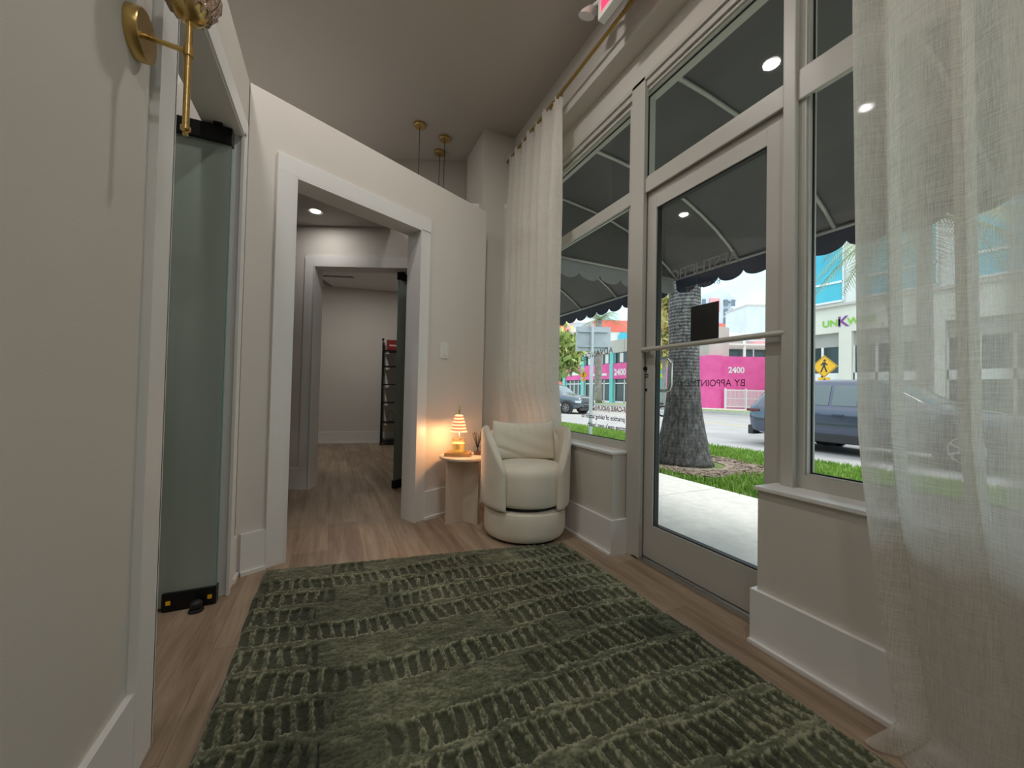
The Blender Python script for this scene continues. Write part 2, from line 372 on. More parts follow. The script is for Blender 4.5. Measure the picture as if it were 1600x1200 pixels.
def bf(b): box(b, (-2.6, -.018, 0), (1.9, 0, .19), BW); box(b, (-2.6, -.032, 0), (1.9, -.018, .02), BW)
struct(one('baseboard_far', bf, M['trim']), 'white baseboard of the far room', 'baseboard')
struct(B('ceiling_far', (-4.4, 3.52, 2.62), (.02, 7.9, 2.66), M['trim'], T=BACK), 'white ceiling of the far room', 'ceiling')
struct(B('wall_far_left', (-4.3, 3.64, 0), (-4.2, 7.9, 2.62), M['wall_warm'], T=BACK), 'left side wall of the far room', 'wall')
struct(B('wall_high', (-3.8, 3.92, 2.66), (-.40, 4.02, 3.3), M['ceil'], T=BACK), 'upper wall behind the pendant lights', 'wall')

# storefront knee walls, header
def kw(b):
    box(b, (SX, 1.773, 0), (1.75, 3.235, .575)); box(b, (SX, -3.2, 0), (1.75, .935, .575))
struct(one('wall_storefront', kw, M['wall']), 'low painted walls under the storefront windows', 'wall')
def sill(b):
    box(b, (SX-.012, 1.765, .575), (1.62, 3.235, .59), None, .003); box(b, (SX-.012, -3.2, .575), (1.62, .943, .59), None, .003)
struct(one('trim_4', sill, M['trim']), 'thin white sill ledges on the low storefront walls', 'trim')
struct(B('wall_header', (SX, -3.2, 2.955), (1.75, 3.235, 3.3), M['wall']), 'header wall above the storefront behind the curtain rod', 'wall')
struct(B('wall_soffit', (1.60, -3.2, 2.76), (1.75, 3.235, 2.955), M['wall']), 'recessed strip above the transom windows', 'wall')
def bs(b):
    for y0, y1 in ((1.757, 3.235), (-3.2, .951)):
        box(b, (SX-.018, y0, 0), (SX, y1, .20)); box(b, (SX-.034, y0-.0, 0), (SX-.018, y1, .018), None, .004)
    for y0, y1 in ((1.757, 1.773), (.935, .951)):
        box(b, (SX, y0, 0), (1.575, y1, .20))
struct(one('baseboard_storefront', bs, M['trim']), 'tall white baseboard of the storefront walls', 'baseboard')

# ------------------------------------------------------------------ storefront glazing
def ring(b, x0, x1, y0, y1, z0, z1, w, w2=None):
    """picture-frame of width w around an opening in a plane x=const"""
    box(b, (x0, y0, z0), (x1, y0+w, z1)); box(b, (x0, y1-w, z0), (x1, y1, z1))
    box(b, (x0, y0+w, z0), (x1, y1-w, z0+w)); box(b, (x0, y0+w, z1-w), (x1, y1-w, z1))
def window(n, y0, y1, z0, z1, label):
    """y0..z1 bound the visible glass"""
    t = bpy.data.objects.new('window_%d' % n, None); C.objects.link(t); t.location = (1.62, (y0+y1)/2, z0); bpy.context.view_layer.update()
    struct(t, label, 'window'); w = .030
    one('frame', lambda b: (ring(b, 1.602, 1.665, y0-w, y1+w, z0-w, z1+w, w-.006), ring(b, 1.612, 1.642, y0-.008, y1+.008, z0-.008, z1+.008, .008)), M['alu'], t)
    one('gasket', lambda b: ring(b, 1.634, 1.641, y0-.001, y1+.001, z0-.001, z1+.001, .006), M['black'], t)
    one('glass', lambda b: quad(b, ((1.640, y0, z0), (1.640, y1, z0), (1.640, y1, z1), (1.640, y0, z1))), M['glass'], t)
    return t
def mull(b):
    for y0, y1 in ((1.660, 1.767), (.866, .911), (3.145, 3.235)):
        box(b, (1.575, y0, 0), (1.602, y1, 2.76), None, .004)
    for y0, y1 in ((1.723, 1.784), (.867, .902), (3.15, 3.235), (-1.6, -1.51)): box(b, (1.602, y0, 0), (1.72, y1, 2.76))
    for y0, y1, z0, z1 in ((1.767, 3.145, 2.062, 2.144), (.911, 1.660, 2.080, 2.160), (-1.51, .866, 2.070, 2.188)):
        box(b, (1.588, y0, z0), (1.602, y1, z1), None, .004)
    for y0, y1, z0, z1 in ((1.784, 3.15, 2.113, 2.134), (.902, 1.723, 2.105, 2.157), (-1.51, .867, 2.135, 2.174), (1.784, 3.15, .59, .606), (-1.51, .867, .59, .615)):
        box(b, (1.602, y0, z0), (1.70, y1, z1))
    box(b, (1.602, -1.51, 2.70), (1.715, 3.15, 2.76)); box(b, (1.602, 1.784, 2.687), (1.70, 3.15, 2.70))
    box(b, (1.60, -3.2, .59), (1.7, -1.6, 2.76))
    box(b, (1.575, -1.6, 2.735), (1.602, 3.235, 2.76), None, .003); box(b, (1.588, -1.6, 2.70), (1.602, 3.235, 2.735), None, .003)
struct(one('trim_5', mull, M['alu']), 'painted aluminium storefront mullions and rails', 'trim')
window(1, 1.814, 3.12, .636, 2.089, 'tall storefront window left of the glass door, partly behind the cream curtain')
window(2, 1.814, 3.12, 2.158, 2.663, 'transom window above the left storefront window')
window(3, .932, 1.693, 2.187, 2.676, 'transom window above the glass entry door')
window(4, -1.48, .837, .645, 2.105, 'tall storefront window at right, mostly behind the sheer curtain')
window(5, -1.48, .837, 2.204, 2.676, 'transom window above the right storefront window')
# entry door
t = bpy.data.objects.new('door_1', None); C.objects.link(t); t.location = (1.65, 1.30, 0); bpy.context.view_layer.update()
struct(t, 'glass storefront entry door with push bar and pull handle', 'door')
def leaf(b):
    z0, z1, y0, y1 = .02, 2.098, .905, 1.705
    box(b, (1.612, y0, z0), (1.660, .995, z1), None, .003); box(b, (1.612, 1.598, z0), (1.660, y1, z1), None, .003)
    box(b, (1.613, .995, z0), (1.659, 1.598, .205)); box(b, (1.613, .995, 1.978), (1.659, 1.598, z1))
one('door_leaf', leaf, M['alu'], t)
one('gasket', lambda b: ring(b, 1.622, 1.652, .993, 1.600, .203, 1.980, .008), M['black'], t)
one('glass', lambda b: quad(b, ((1.650, .998, .21), (1.650, 1.596, .21), (1.650, 1.596, 1.975), (1.650, .998, 1.975))), M['glass'], t)
def pb(b):
    tube(b, [(1.585, .90, 1.18), (1.583, 1.66, 1.18)], .0125, 12)
    for y in (.915, 1.64): box(b, (1.585, y-.012, 1.165), (1.613, y+.012, 1.195))
one('push_bar', pb, M['alu'], t, smooth=True)
one('pull_handle', lambda b: tube(b, [(1.66, 1.645, .95), (1.695, 1.64, .95), (1.703, 1.60, .95), (1.703, 1.575, .96), (1.703, 1.565, .985), (1.703, 1.565, 1.10), (1.703, 1.575, 1.125), (1.703, 1.60, 1.135), (1.695, 1.64, 1.135), (1.66, 1.645, 1.135)], .010, 12), M['steel'], t, smooth=True)
def lk(b):
    lathe(b, [(0, .016), (.012, .014), (.013, 0)], frame((1.612, 1.662, 1.075), (0, 1, 0), (-1, 0, 0)), 16)
    box(b, (1.591, 1.655, 1.071), (1.603, 1.690, 1.079))
    box(b, (1.6105, 1.640, 1.038), (1.6125, 1.668, 1.043)); box(b, (1.6105, 1.640, 1.025), (1.6125, 1.668, 1.030))
    lathe(b, [(0, .004), (.008, .003), (.008, 0)], frame((1.612, 1.655, .955), (0, 1, 0), (-1, 0, 0)), 14)
one('lock', lk, M['blackmetal'], t)
one('hinge', lambda b: tube(b, [(1.612, 1.712, 1.90), (1.612, 1.712, 1.98)], .010, 10), M['alu'], t, smooth=True)
struct(one('trim_6', lambda b: (box(b, (1.575, .905, 0), (1.76, 1.715, .012)), box(b, (1.60, .905, .012), (1.72, 1.715, .018))), M['steel']), 'metal threshold under the entry door', 'threshold')
# vinyl lettering on the glass, reads from the street
OUT = lambda y, z, x=1.656: frame((x, y, z), (0, 1, 0), (1, 0, 0))
lettering('lettering', 'BY APPOINTMENT', .046, OUT(1.105, .975), M['ink'], t)
lettering('lettering', 'BY NEVETTE', .036, OUT(1.232, 1.466), M['inkgrey'], t)
lettering('lettering', 'AESTHETIC', .085, OUT(1.14, 1.545), M['inkgrey'], t, spacing=.9)
one('sticker', lambda b: box(b, (1.6555, 1.240, 1.193), (1.6575, 1.398, 1.383), None, .0), M['black'], t)
w1 = bpy.data.objects['window_1']
lettering('lettering', 'ADVANCED SKIN', .060, OUT(1.99, 1.195  , 1.646), M['ink'], w1, spacing=1.15, arc=-1.6)
lettering('lettering', 'SELF-CARE (NOUN):', .042, OUT(1.80, .815  , 1.646), M['inkred'], w1, bold=.0012)
lettering('lettering', 'the practice of taking action to', .042, OUT(1.80, .755, 1.646), M['ink'], w1, bold=.001)
lettering('lettering', "improve one's own health", .042, OUT(1.81, .698, 1.646), M['ink'], w1, bold=.001)

# ------------------------------------------------------------------ frosted glass doors
def patch_door(name, T, wd_, h, label, edge_first=True, z1=2.045):
    t = bpy.data.objects.new(name, None); C.objects.link(t); t.location = T.translation; bpy.context.view_layer.update()
    struct(t, label, 'door')
    B('glass', (0, -.006, .015), (wd_, .006, z1-.01), M['frost'], t, T)
    B('glass_edge', (-.003, -.0062, .07), (.0, .0062, z1-.08), M['frostedge'], t, T)
    def top(b): box(b, (-.006, -.02, z1-.07), (.20, .02, z1), T, .003); box(b, (.03, -.028, z1), (.06, .028, z1+.03), T)
    one('top_fitting', top, M['blackmetal'], t)
    def bot(b):
        box(b, (-.006, -.02, .004), (.175, .02, .075), T, .003)
        for k in range(3): box(b, (.012+.052*k, -.023, .016), (.050+.052*k, -.02, .062), T, .001)
    one('bottom_fitting', bot, M['blackmetal'], t)
    return t
D2 = frame((-.432, 2.035, 0), (-1, 0, 0))
t = patch_door('door_2', Matrix(D2), .80, 2.05, 'frosted glass door standing open in the left opening')
def stk(b): box(b, (.145, .0201, .03), (.160, .0235, .045), D2); box(b, (.008, .0201, .03), (.023, .0235, .045), D2)
one('sticker', stk, M['yellow'], t)
T3 = BACK @ frame((-1.085, 3.60, 0), (math.cos(R(62)), math.sin(R(62)), 0))
patch_door('door_3', T3, .80, 2.04, 'greenish glass door standing open in the inner doorway', z1=2.03)
ds = thing('door_stop', 'small black round door stop on the floor by the frosted glass door', 'door stop', (-.485, 2.0, 0))
one('base', lambda b: lathe(b, [(0, 0), (.026, 0), (.026, .008), (.016, .012), (0, .012)], Matrix.Translation((-.485, 1.985, 0)), 20), M['black'], ds, smooth=True)
one('bumper', lambda b: lathe(b, [(0, .012), (.015, .012), (.021, .02), (.021, .036), (.012, .044), (0, .045)], Matrix.Translation((-.485, 1.985, 0)), 20), M['black'], ds, smooth=True)

# ------------------------------------------------------------------ downlights
def downlight(x, y, z, label, power=18, r=.055, group=None, warm=(1, .955, .90)):
    t = thing('downlight', label, 'downlight', (x, y, z), group=group)
    one('trim_ring', lambda b: lathe(b, [(r, -.001), (r+.018, -.006), (r+.022, -.001), (r+.022, 0), (r, 0), (r, -.001)], Matrix.Translation((x, y, z)), 28), M['plastic'], t, smooth=True)
    one('lens', lambda b: lathe(b, [(0, -.002), (r, -.002)], Matrix.Translation((x, y, z)), 28), M['lens'], t)
    ld = bpy.data.lights.new('downlight_lamp', 'AREA'); ld.shape = 'DISK'; ld.size = .10; ld.energy = power; ld.color = warm
    lo = bpy.data.objects.new('downlight_lamp', ld); C.objects.link(lo); lo.location = (x, y, z-.012)
    return t
P0 = 8.5
downlight(.523, 1.675, 3.3, 'round recessed downlight in the high ceiling over the green rug', P0)
downlight(-.80, 3.59, 3.3, 'round recessed downlight in the high ceiling beyond the angled wall', P0)
downlight(-.576, 1.593, 3.3, 'round recessed downlight in the high ceiling above the left partition', P0)
downlight(.523, -.1, 3.3, 'added fill downlight in the high ceiling above the viewpoint', P0*.8)  # unseen fill lamp, added to brighten the entry from overhead
downlight(.523, -1.7, 3.3, 'added fill downlight near the end wall behind the viewpoint', P0)  # lamp added out of view, fills the entry from behind
downlight(-2.2, .6, 3.3, 'added fill downlight over the left side room', P0)  # extra fill lamp added over the unseen side room
downlight(-.176, 3.64, 2.42, 'small round downlight in the low hallway ceiling seen through the doorway', 1.6, .04)
bx_ = BACK @ Vector((-2.2, 5.2, 2.62))
downlight(bx_.x, bx_.y, 2.62, 'added fill downlight in the far room ceiling', 10)  # no fixture in view; lamp added to light the far room

# ------------------------------------------------------------------ pendants
for x, y, zl, lab in ((.638, 3.441, 2.62, 'brass pendant light, leftmost of the three above the angled wall'),
                      (.887, 3.519, 2.55, 'brass pendant light, rightmost of the three above the angled wall'),
                      (.897, 3.751, 2.90, 'brass pendant light, middle and furthest of the three above the angled wall')):
    t = thing('pendant_light', lab, 'pendant light', (x, y, 3.3), group='brass pendants beyond the angled wall')
    T = Matrix.Translation((x, y, 0))
    one('canopy', lambda b: lathe(b, [(0, 3.274), (.048, 3.274), (.052, 3.278), (.052, 3.3), (0, 3.3)], T, 28), M['brass'], t, smooth=True)
    one('cord', lambda b: tube(b, [(x, y, 3.275), (x, y, zl)], .0028, 8), M['black'], t)
    one('lamp_shade', lambda b: lathe(b, [(0, zl+.01), (.012, zl+.01), (.02, zl-.03), (.035, zl-.05), (.033, zl-.05), (0, zl-.03)], T, 20), M['brass'], t, smooth=True)

# ------------------------------------------------------------------ wall sconce
SY, SZ, RX = 1.106, 1.697, -.322
t = thing('wall_sconce', 'brass wall light with a slim vertical stem and cut crystal shade on the left wall', 'wall light', (XL, SY, SZ))
def can(b):
    lathe(b, [(0, .024), (.050, .024), (.052, .021), (.052, .0), (0, 0)], frame((XL, SY, SZ), (0, 1, 0), (1, 0, 0)), 56)
one('wall_plate', can, M['brass'], t, smooth=True)
one('arm', lambda b: (tube(b, [(XL+.022, SY, SZ), (RX, SY, SZ-.004)], .0055, 14), lathe(b, [(0, 0), (.0095, 0), (.0095, .022), (0, .022)], Matrix.Translation((RX, SY, SZ-.015)), 20)), M['brass'], t, smooth=True)
def stem(b):
    lathe(b, [(0, -.20), (.004, -.199), (.006, -.195), (.004, -.19), (.0095, -.186), (.0095, -.178), (.0065, -.176), (.0065, .065), (.012, .068), (0, .068)], Matrix.Translation((RX, SY, SZ)), 20)
one('stem', stem, M['brass'], t, smooth=True)
one('cup', lambda b: lathe(b, [(0, .065), (.012, .066), (.024, .072), (.034, .084), (.039, .098), (.036, .098), (.031, .086), (.02, .078), (0, .075)], Matrix.Translation((RX, SY, SZ)), 32), M['brass'], t, smooth=True)
def crys(b):
    prof = [(.022, .078), (.036, .086), (.047, .100), (.054, .12), (.056, .15), (.052, .18), (.042, .205)]
    n = 28; rings = []
    for k, (r, z) in enumerate(prof):
        rings.append([b.verts.new((RX + r*(1+.07*(-1)**(i+k))*math.cos(2*PI*(i)/n), SY + r*(1+.07*(-1)**(i+k))*math.sin(2*PI*i/n), SZ+z+.004*(-1)**i)) for i in range(n)])
    for a, c in zip(rings, rings[1:]):
        for i in range(n): b.faces.new((a[i], a[(i+1) % n], c[(i+1) % n], c[i]))
o = one('lamp_shade', crys, M['crystal'], t)
sm = o.modifiers.new('thick', 'SOLIDIFY'); sm.thickness = .004

# ------------------------------------------------------------------ light switch
sw = thing('light_switch', 'white rocker light switch plate on the angled wall', 'light switch', tuple(DIAG @ Vector((1.27, 0, 1.225))))
B('plate', (1.232, -.006, 1.168), (1.308, 0, 1.286), M['plastic'], sw, DIAG, .002)
B('rocker', (1.253, -.011, 1.194), (1.287, -.005, 1.260), M['plastic'], sw, DIAG, .002)

# ------------------------------------------------------------------ exit sign
t = thing('exit_sign', 'white exit sign with red letters hanging under the ceiling by the storefront', 'exit sign', (1.30, 1.56, 3.3))
B('housing', (1.28, 1.40, 3.0), (1.325, 1.72, 3.215), M['plastic'], t, None, .004)
B('canopy', (1.27, 1.50, 3.215), (1.335, 1.62, 3.3), M['plastic'], t, None, .004)
lettering('lettering', 'EXIT', .20, frame((1.2785, 1.70, 3.035), (0, -1, 0), (-1, 0, 0)), M['redlit'], t, bold=.006, spacing=.95)
def eh(b):
    tube(b, [(1.30, 1.72, 3.13), (1.30, 1.79, 3.16)], .012, 10)
    lathe(b, [(0, 0), (.03, 0), (.045, .03), (.048, .06), (0, .062)], frame((1.30, 1.80, 3.16), (1, 0, 0), (-.5, .3, -.8)), 24)
one('emergency_lamp', eh, M['plastic'], t, smooth=True)

# ------------------------------------------------------------------ curtain rod and curtains
t = thing('curtain_rod', 'slim aged brass curtain rod below the high ceiling', 'curtain rod', (1.40, 1.0, 3.04))
one('rod', lambda b: tube(b, [(1.40, -1.9, 3.04), (1.40, 3.21, 3.04)], .0105, 14), M['rodbrass'], t, smooth=True)
for y in (1.43, -.6, 3.0):
    one('bracket', lambda b: (tube(b, [(SX, y, 3.035), (1.415, y, 3.035), (1.40, y, 3.027)], .007, 10), lathe(b, [(0, 0), (.022, 0), (.022, .006), (0, .006)], frame((SX, y, 3.035), (0, 1, 0), (-1, 0, 0)), 20)), M['brass'], t, smooth=True)
def curtain(name, label, m, y0f, y1f, xf, ztop, zbot, nu, nv, t_):
    V = []
    for j in range(nv+1):
        v = j/nv; z = ztop + (zbot-ztop)*v
        for i in range(nu+1):
            u = i/nu; x_, dy = xf(u, v, z); V.append((x_, y0f(v)+(y1f(v)-y0f(v))*u+dy, z))
    F = [(j*(nu+1)+i, j*(nu+1)+i+1, (j+1)*(nu+1)+i+1, (j+1)*(nu+1)+i) for j in range(nv) for i in range(nu)]
    me = bpy.data.meshes.new(name); me.from_pydata(V, [], F); me.update()
    return obj(name, me, m, t_, smooth='all')
def tri(x):   # soft pleat wave
    s = math.sin(x); return math.copysign(abs(s)**.7, s)
tL = thing('curtain', 'cream linen curtain hanging behind the cream armchair', 'curtain', (1.40, 2.75, 3.04))
def xl(u, v, z):
    n = 7.0; ph = 2*PI*n*(u + .020*math.sin(7*u+2)) + .35*math.sin(3*v) + 1.2
    low = min(1, max(0, (1.0-z)/.30))
    amp = (.014 + .030*min(1, v*4))*(1-.72*low)
    pl = 1.40 + .058*low + amp*math.sin(ph) + .006*math.sin(2*PI*3.3*u+2*v)*(1-low)
    if v < .035: pl += .010*math.sin(4*ph)*(1-v/.035)
    edge = min(1, u*10, (1-u)*10)
    return pl, .024*math.sin(ph+2.2)*min(1, v*5)*edge
curtain('panel', '', M['linen'], lambda v: 2.297+.012*math.sin(3*v)+.03*max(0, (v-.75)/.25), lambda v: 3.20-.06*v, xl, 3.052, .02, 420, 60, tL)
tR = thing('curtain', 'sheer cream linen curtain hanging at the right edge over the storefront window', 'curtain', (1.40, .1, 3.04))
def xr(u, v, z):
    # u 0 = far edge (left in view), 1 = near
    k = 13.5; ph = 2*PI*k*(u + .010*math.sin(11*u)) + .35*math.sin(2.2*v+1) - 2.2
    env = .5+.5*min(1, v*3)
    x = 1.392 + env*.050*math.sin(ph) + .010*math.sin(2*PI*4.1*u + 2*v)
    if z < .10: x -= (.10-z)*.35
    edge = min(1, u*22)
    return x, -env*(.044+.008*math.sin(19*u))*math.sin(ph+1.9)*edge
def yr0(v): return .602 - .035*v - .085*max(0, (v-.72)/.28)**1.3 + .065*max(0, (v-.975)/.025)
oR = curtain('panel', '', M['sheer'], yr0, lambda v: -1.35, xr, 3.052, .008, 900, 110, tR)

# ------------------------------------------------------------------ rug
def rug():
    nx, ny = 430, 880
    U, V = np.meshgrid(np.linspace(0, 1, nx), np.linspace(0, 1, ny))
    Yb = 2.262 + (2.012-2.262)*U
    X = -.288 + 1.596*U; Y = Yb + (-.95-Yb)*V
    X = X + .003*np.sin(Y*9)+.002*np.sin(Y*31)
    # own coordinates for the carving
    s = X + .29; d = (2.262 - .14*U) - Y + .0
    def vnoise(x, y, seed):
        r = np.random.default_rng(seed); G = r.random((256, 256))
        xi = np.floor(x).astype(int); yi = np.floor(y).astype(int); fx = x-xi; fy = y-yi
        fx = fx*fx*(3-2*fx); fy = fy*fy*(3-2*fy)
        g = lambda a, c: G[a % 256, c % 256]
        return (g(xi, yi)*(1-fx)+g(xi+1, yi)*fx)*(1-fy)+(g(xi, yi+1)*(1-fx)+g(xi+1, yi+1)*fx)*fy
    band = .136
    wob = .07*(vnoise(s*2.2, d*1.2, 1)-.5) + .012*(vnoise(s*9, d*5, 2)-.5)
    q = (d + wob)/band; row = np.floor(q).astype(int); fq = q-row
    shift = (row*.37) % 1
    col = (s/.043 + shift*1.9 + .25*np.sin(d*9+row) + .45*(vnoise(s*14, d*10, 3)-.5)); ci = np.floor(col).astype(int); fc = col-ci
    rr = np.random.default_rng(11); H1 = rr.random((128, 128)); H2 = rr.random((128, 128)); H3 = rr.random((128, 128))
    h1 = H1[row % 128, ci % 128]; h2 = H2[row % 128, ci % 128]; h3 = H3[row % 128, ci % 128]
    w = .29 + .12*h1; lo = .06+.09*h2; hi = .95-.12*h3
    rag = .34*(vnoise(s*150, d*60, 4)-.5) + .22*(vnoise(s*60, d*22, 6)-.5)
    ex = w - np.abs(fc-.5) + rag*.55; ey = np.minimum(fq-lo, hi-fq)*2.4 + rag*.6
    cell = np.clip(np.minimum(ex/.055, ey/.10), 0, 1)
    # fluffy stretches where no cells are carved
    blank = vnoise(s*2.6+5, row*1.37+9, 8); cell = cell*(blank < .80)
    fluff = vnoise(s*70, d*150, 12)*.5 + vnoise(s*160, d*220, 13)*.5
    big = vnoise(s*4, d*4, 14)
    sw = vnoise(s*25, d*55, 15)
    Z = .005 + .012*(1-cell) + .0075*(fluff-.5)*(1-cell) + .004*(sw-.5)*(1-cell) + .0012*(fluff-.5)
    edge = np.minimum(np.minimum(U, 1-U)*1.6, np.minimum(V, 1-V)*3.1); Z = Z*np.clip(edge/.014, .15, 1)
    rim = np.clip(1-np.abs(np.minimum(ex/.055, ey/.10)+.6)/1.0, 0, 1)*(1-cell)*(blank < .72)
    inr = (blank < .80)*(fq > .04)*(fq < .96); P = .20 + .19*(1-cell) + .42*(fluff-.5)*(1-.75*cell) + .34*rim*inr*(.4+1.2*fluff) + .20*(big-.5) + .20*(sw-.5)*(1-cell) + .04*vnoise(s*30,d*9,21)*cell
    far = np.clip((Y-.2)/2.0, 0, 1); P = P + 0*far
    co = np.stack([X, Y, Z], -1).reshape(-1, 3)
    me = bpy.data.meshes.new('area_rug')
    idx = np.arange(nx*ny).reshape(ny, nx)
    F = np.stack([idx[:-1, :-1], idx[:-1, 1:], idx[1:, 1:], idx[1:, :-1]], -1).reshape(-1, 4)[:, ::-1]
    me.vertices.add(len(co)); me.vertices.foreach_set('co', co.ravel())
    me.loops.add(F.size); me.loops.foreach_set('vertex_index', F.ravel().astype(np.int32))
    me.polygons.add(len(F)); me.polygons.foreach_set('loop_start', np.arange(0, F.size, 4, dtype=np.int32))
    me.update(calc_edges=True)
    a = me.attributes.new('pile', 'FLOAT', 'POINT'); a.data.foreach_set('value', P.ravel().astype(np.float32))
    o = obj('area_rug', me, M['rug'], smooth='all')
    tag(o, 'dark green high pile rug carved with rows of ragged oblong cells on the oak floor', 'rug')
rug()

# ------------------------------------------------------------------ armchair
CX, CY = 1.178, 2.290
t = thing('swivel_armchair', 'cream upholstered barrel swivel armchair in the corner by the window', 'armchair', (CX, CY, 0))
face = math.atan2(-CY, -CX) + R(12)       # chair faces the viewpoint
CT = frame((CX, CY, 0), (math.cos(face), math.sin(face), 0))   # local x = forward
def petal(name, u0, u1, topf, zb, rad, T_, leftside=True, lean=0.0, eu=.14, ez=.16, frontlean=None):
    nu, nv = 40, 30
    b = bmesh.new(); out = []; inn = []
    for j in range(nv+1):
        v = j/nv; ro, ri = [], []
        for i in range(nu+1):
            u = i/nu; ph = u0+(u1-u0)*u; zt = topf(u); z = zb+(zt-zb)*v
            du = min(u, 1-u)/eu; dv = min(v, 1-v)/ez; m = min(1, du)
            k = math.sqrt(max(0, 1-(1-min(1, du))**2.2))*math.sqrt(max(0, 1-(1-min(1, dv))**2.2))
            rr = rad + lean*(z-zb)
            for sgn, L_ in ((1, ro), (-1, ri)):
                r = rr + sgn*T_/2*k
                L_.append(b.verts.new(CT @ Vector((r*math.cos(ph), r*math.sin(ph), z))))
        out.append(ro); inn.append(ri)
    for G, s in ((out, 0), (inn, 1)):
        for j in range(nv):
            for i in range(nu): b.faces.new((G[j][i], G[j][i+1], G[j+1][i+1], G[j+1][i]))
    bmesh.ops.remove_doubles(b, verts=b.verts, dist=.0004)
    return obj(name, b, M['chair'], t, smooth='all')
def armtop(u):    # u=0 front edge, 1 = towards back
    x = min(1, u/.62)
    return .425 + .28*math.sin(x*PI/2)**.95 - .015*max(0, (u-.62)/.38)
for s in (1, -1):
    petal('arm', s*R(37), s*R(118), armtop, .195, .268, .050, lean=.012, eu=.11, ez=.09)
petal('backrest', R(104), R(256), lambda u: .60+.085*math.sin(PI*min(1, max(0, u)))**.4, .21, .240, .06, lean=.03, eu=.07, ez=.09)
def seatp(b):
    pr = [(0, .215), (.20, .213), (.245, .222), (.252, .245), (.252, .40), (.249, .425), (.238, .445), (.215, .458), (.17, .466), (.10, .471), (0, .473)]
    lathe(b, pr, CT @ Matrix.Translation((.008, 0, 0)), 64)
one('seat', seatp, M['chair'], t, smooth='all')
one('seat_shadow_gap', lambda b: lathe(b, [(0, .19), (.215, .19), (.215, .216), (0, .216)], CT, 40), M['black'], t)  # black collar paints the dark shadow gap between seat and base
one('base', lambda b: lathe(b, [(0, .012), (.24, .012), (.252, .018), (.262, .032), (.268, .06), (.268, .165), (.262, .182), (.24, .192), (0, .193)], CT, 72), M['chair'], t, smooth=True)
one('base_shadow_ring', lambda b: lathe(b, [(0, 0), (.235, 0), (.235, .013), (0, .013)], CT, 48), M['black'], t)  # black disc stands in for the shadow ring under the base
# back pillow: belongs on the seat, loose
def pillow():
    nu, nv = 60, 36; b = bmesh.new(); T = CT @ Matrix.Translation((-.105, 0, .463)) @ Matrix.Rotation(R(-13), 4, 'Y')
    W_, H_ = .212, .292
    sides = []
    for sg in (1, -1):
        G = []
        for j in range(nv+1):
            row = []
            for i in range(nu+1):
                u = i/nu*2-1; v = j/nv*2-1
                pin = 1-.07*(1-abs(v)**2)*abs(u)**3; pin2 = 1-.06*(1-abs(u)**2)*abs(v)**3
                k = max(0, (1-abs(u)**3.2))**.5*max(0, (1-abs(v)**3.0))**.5
                wr = .005*math.sin(26*u+3*v)*max(0, v)**1.2*math.exp(-(u-.15)**2*2.5) + .004*math.sin(9*(u*.6+v)+1)*(1-v)*.5
                cre = -.010*math.exp(-((v+.45+.55*(u+.75))/.07)**2)*(1 if u < -.05 else math.exp(-((u+.05)/.2)**2))
                x = sg*.062*k + (wr+cre)*k*(1 if sg > 0 else 0)
                x -= .055*(u*u)*-1*0 + .0
                bend = .06*u*u   # follows the round back
                row.append(b.verts.new(T @ Vector((x+bend, u*W_*pin2*(1) , H_*(.42+.5*v*pin*.86)+.012*abs(u)**4*(v > 0)))))
            G.append(row)
        for j in range(nv):
            for i in range(nu): b.faces.new((G[j][i], G[j][i+1], G[j+1][i+1], G[j+1][i]))
    bmesh.ops.remove_doubles(b, verts=b.verts, dist=.0006)
    return obj('throw_pillow', b, M['chair'], None, smooth='all')
tag(pillow(), 'cream back pillow with soft creases leaning in the barrel armchair', 'pillow')

# ------------------------------------------------------------------ side table
TX, TY = .862, 2.640
t = thing('side_table', 'round pale wood side table on crossed panel legs beside the armchair', 'side table', (TX, TY, 0))
one('tabletop', lambda b: lathe(b, [(0, .444), (.163, .444), (.171, .449), (.173, .456), (.171, .463), (.165, .467), (0, .467)], Matrix.Translation((TX, TY, 0)), 72), M['travertine'], t, smooth=True)
for a, l in ((196, .140), (-57, .140)):
    a = R(a); T = frame((TX, TY, 0), (math.cos(a), math.sin(a), 0))
    B('leg', (-.125, -.011, 0), (l, .011, .444), M['travertine'], t, T, .002)

# candle warmer lamp
LX, LY = .868, 2.645
wt = thing('candle_warmer', 'lit candle warmer lamp with amber ribbed shade on the side table', 'lamp', (.818, 2.64, .467))
LT = frame((.818, 2.64, .467), (math.cos(R(-25)), math.sin(R(-25)), 0))
B('base', (-.088, -.062, 0), (.088, .062, .024), M['wood'], wt, LT, .003)
def hook(b):
    pts = [(-.0, .045, .024), (0, .045, .31)] + [(0, .045-.0225*(1-math.cos(a)), .31+.035*math.sin(a)+.0) for a in [PI*k/8 for k in range(1, 9)]] + [(0, 0, .28)]
    tube(b, [LT @ Vector(p) for p in pts], .0035, 10)
one('stand', hook, M['brass'], wt, smooth=True)
def shd(b):
    pr = []; n = 14
    for k in range(n+1):
        v = k/n; z = .286-.113*v; r = .026+.032*v**.8+.0022*math.sin(v*2*PI*5); pr.append((r, z))
    lathe(b, [(0, .291), (.018, .290)] + pr + [(.064, .168)], LT, 40)
one('lamp_shade', shd, M['shade'], wt, smooth='all')
one('bulb', lambda b: lathe(b, [(0, .172), (.018, .178), (.022, .193), (.018, .213), (.01, .23), (0, .23)], LT, 20), M['bulb'], wt, smooth='all')
cj = thing('jar_candle', 'glowing yellow candle in a clear glass jar under the warmer shade', 'candle', tuple(LT @ Vector((0, 0, .024))))
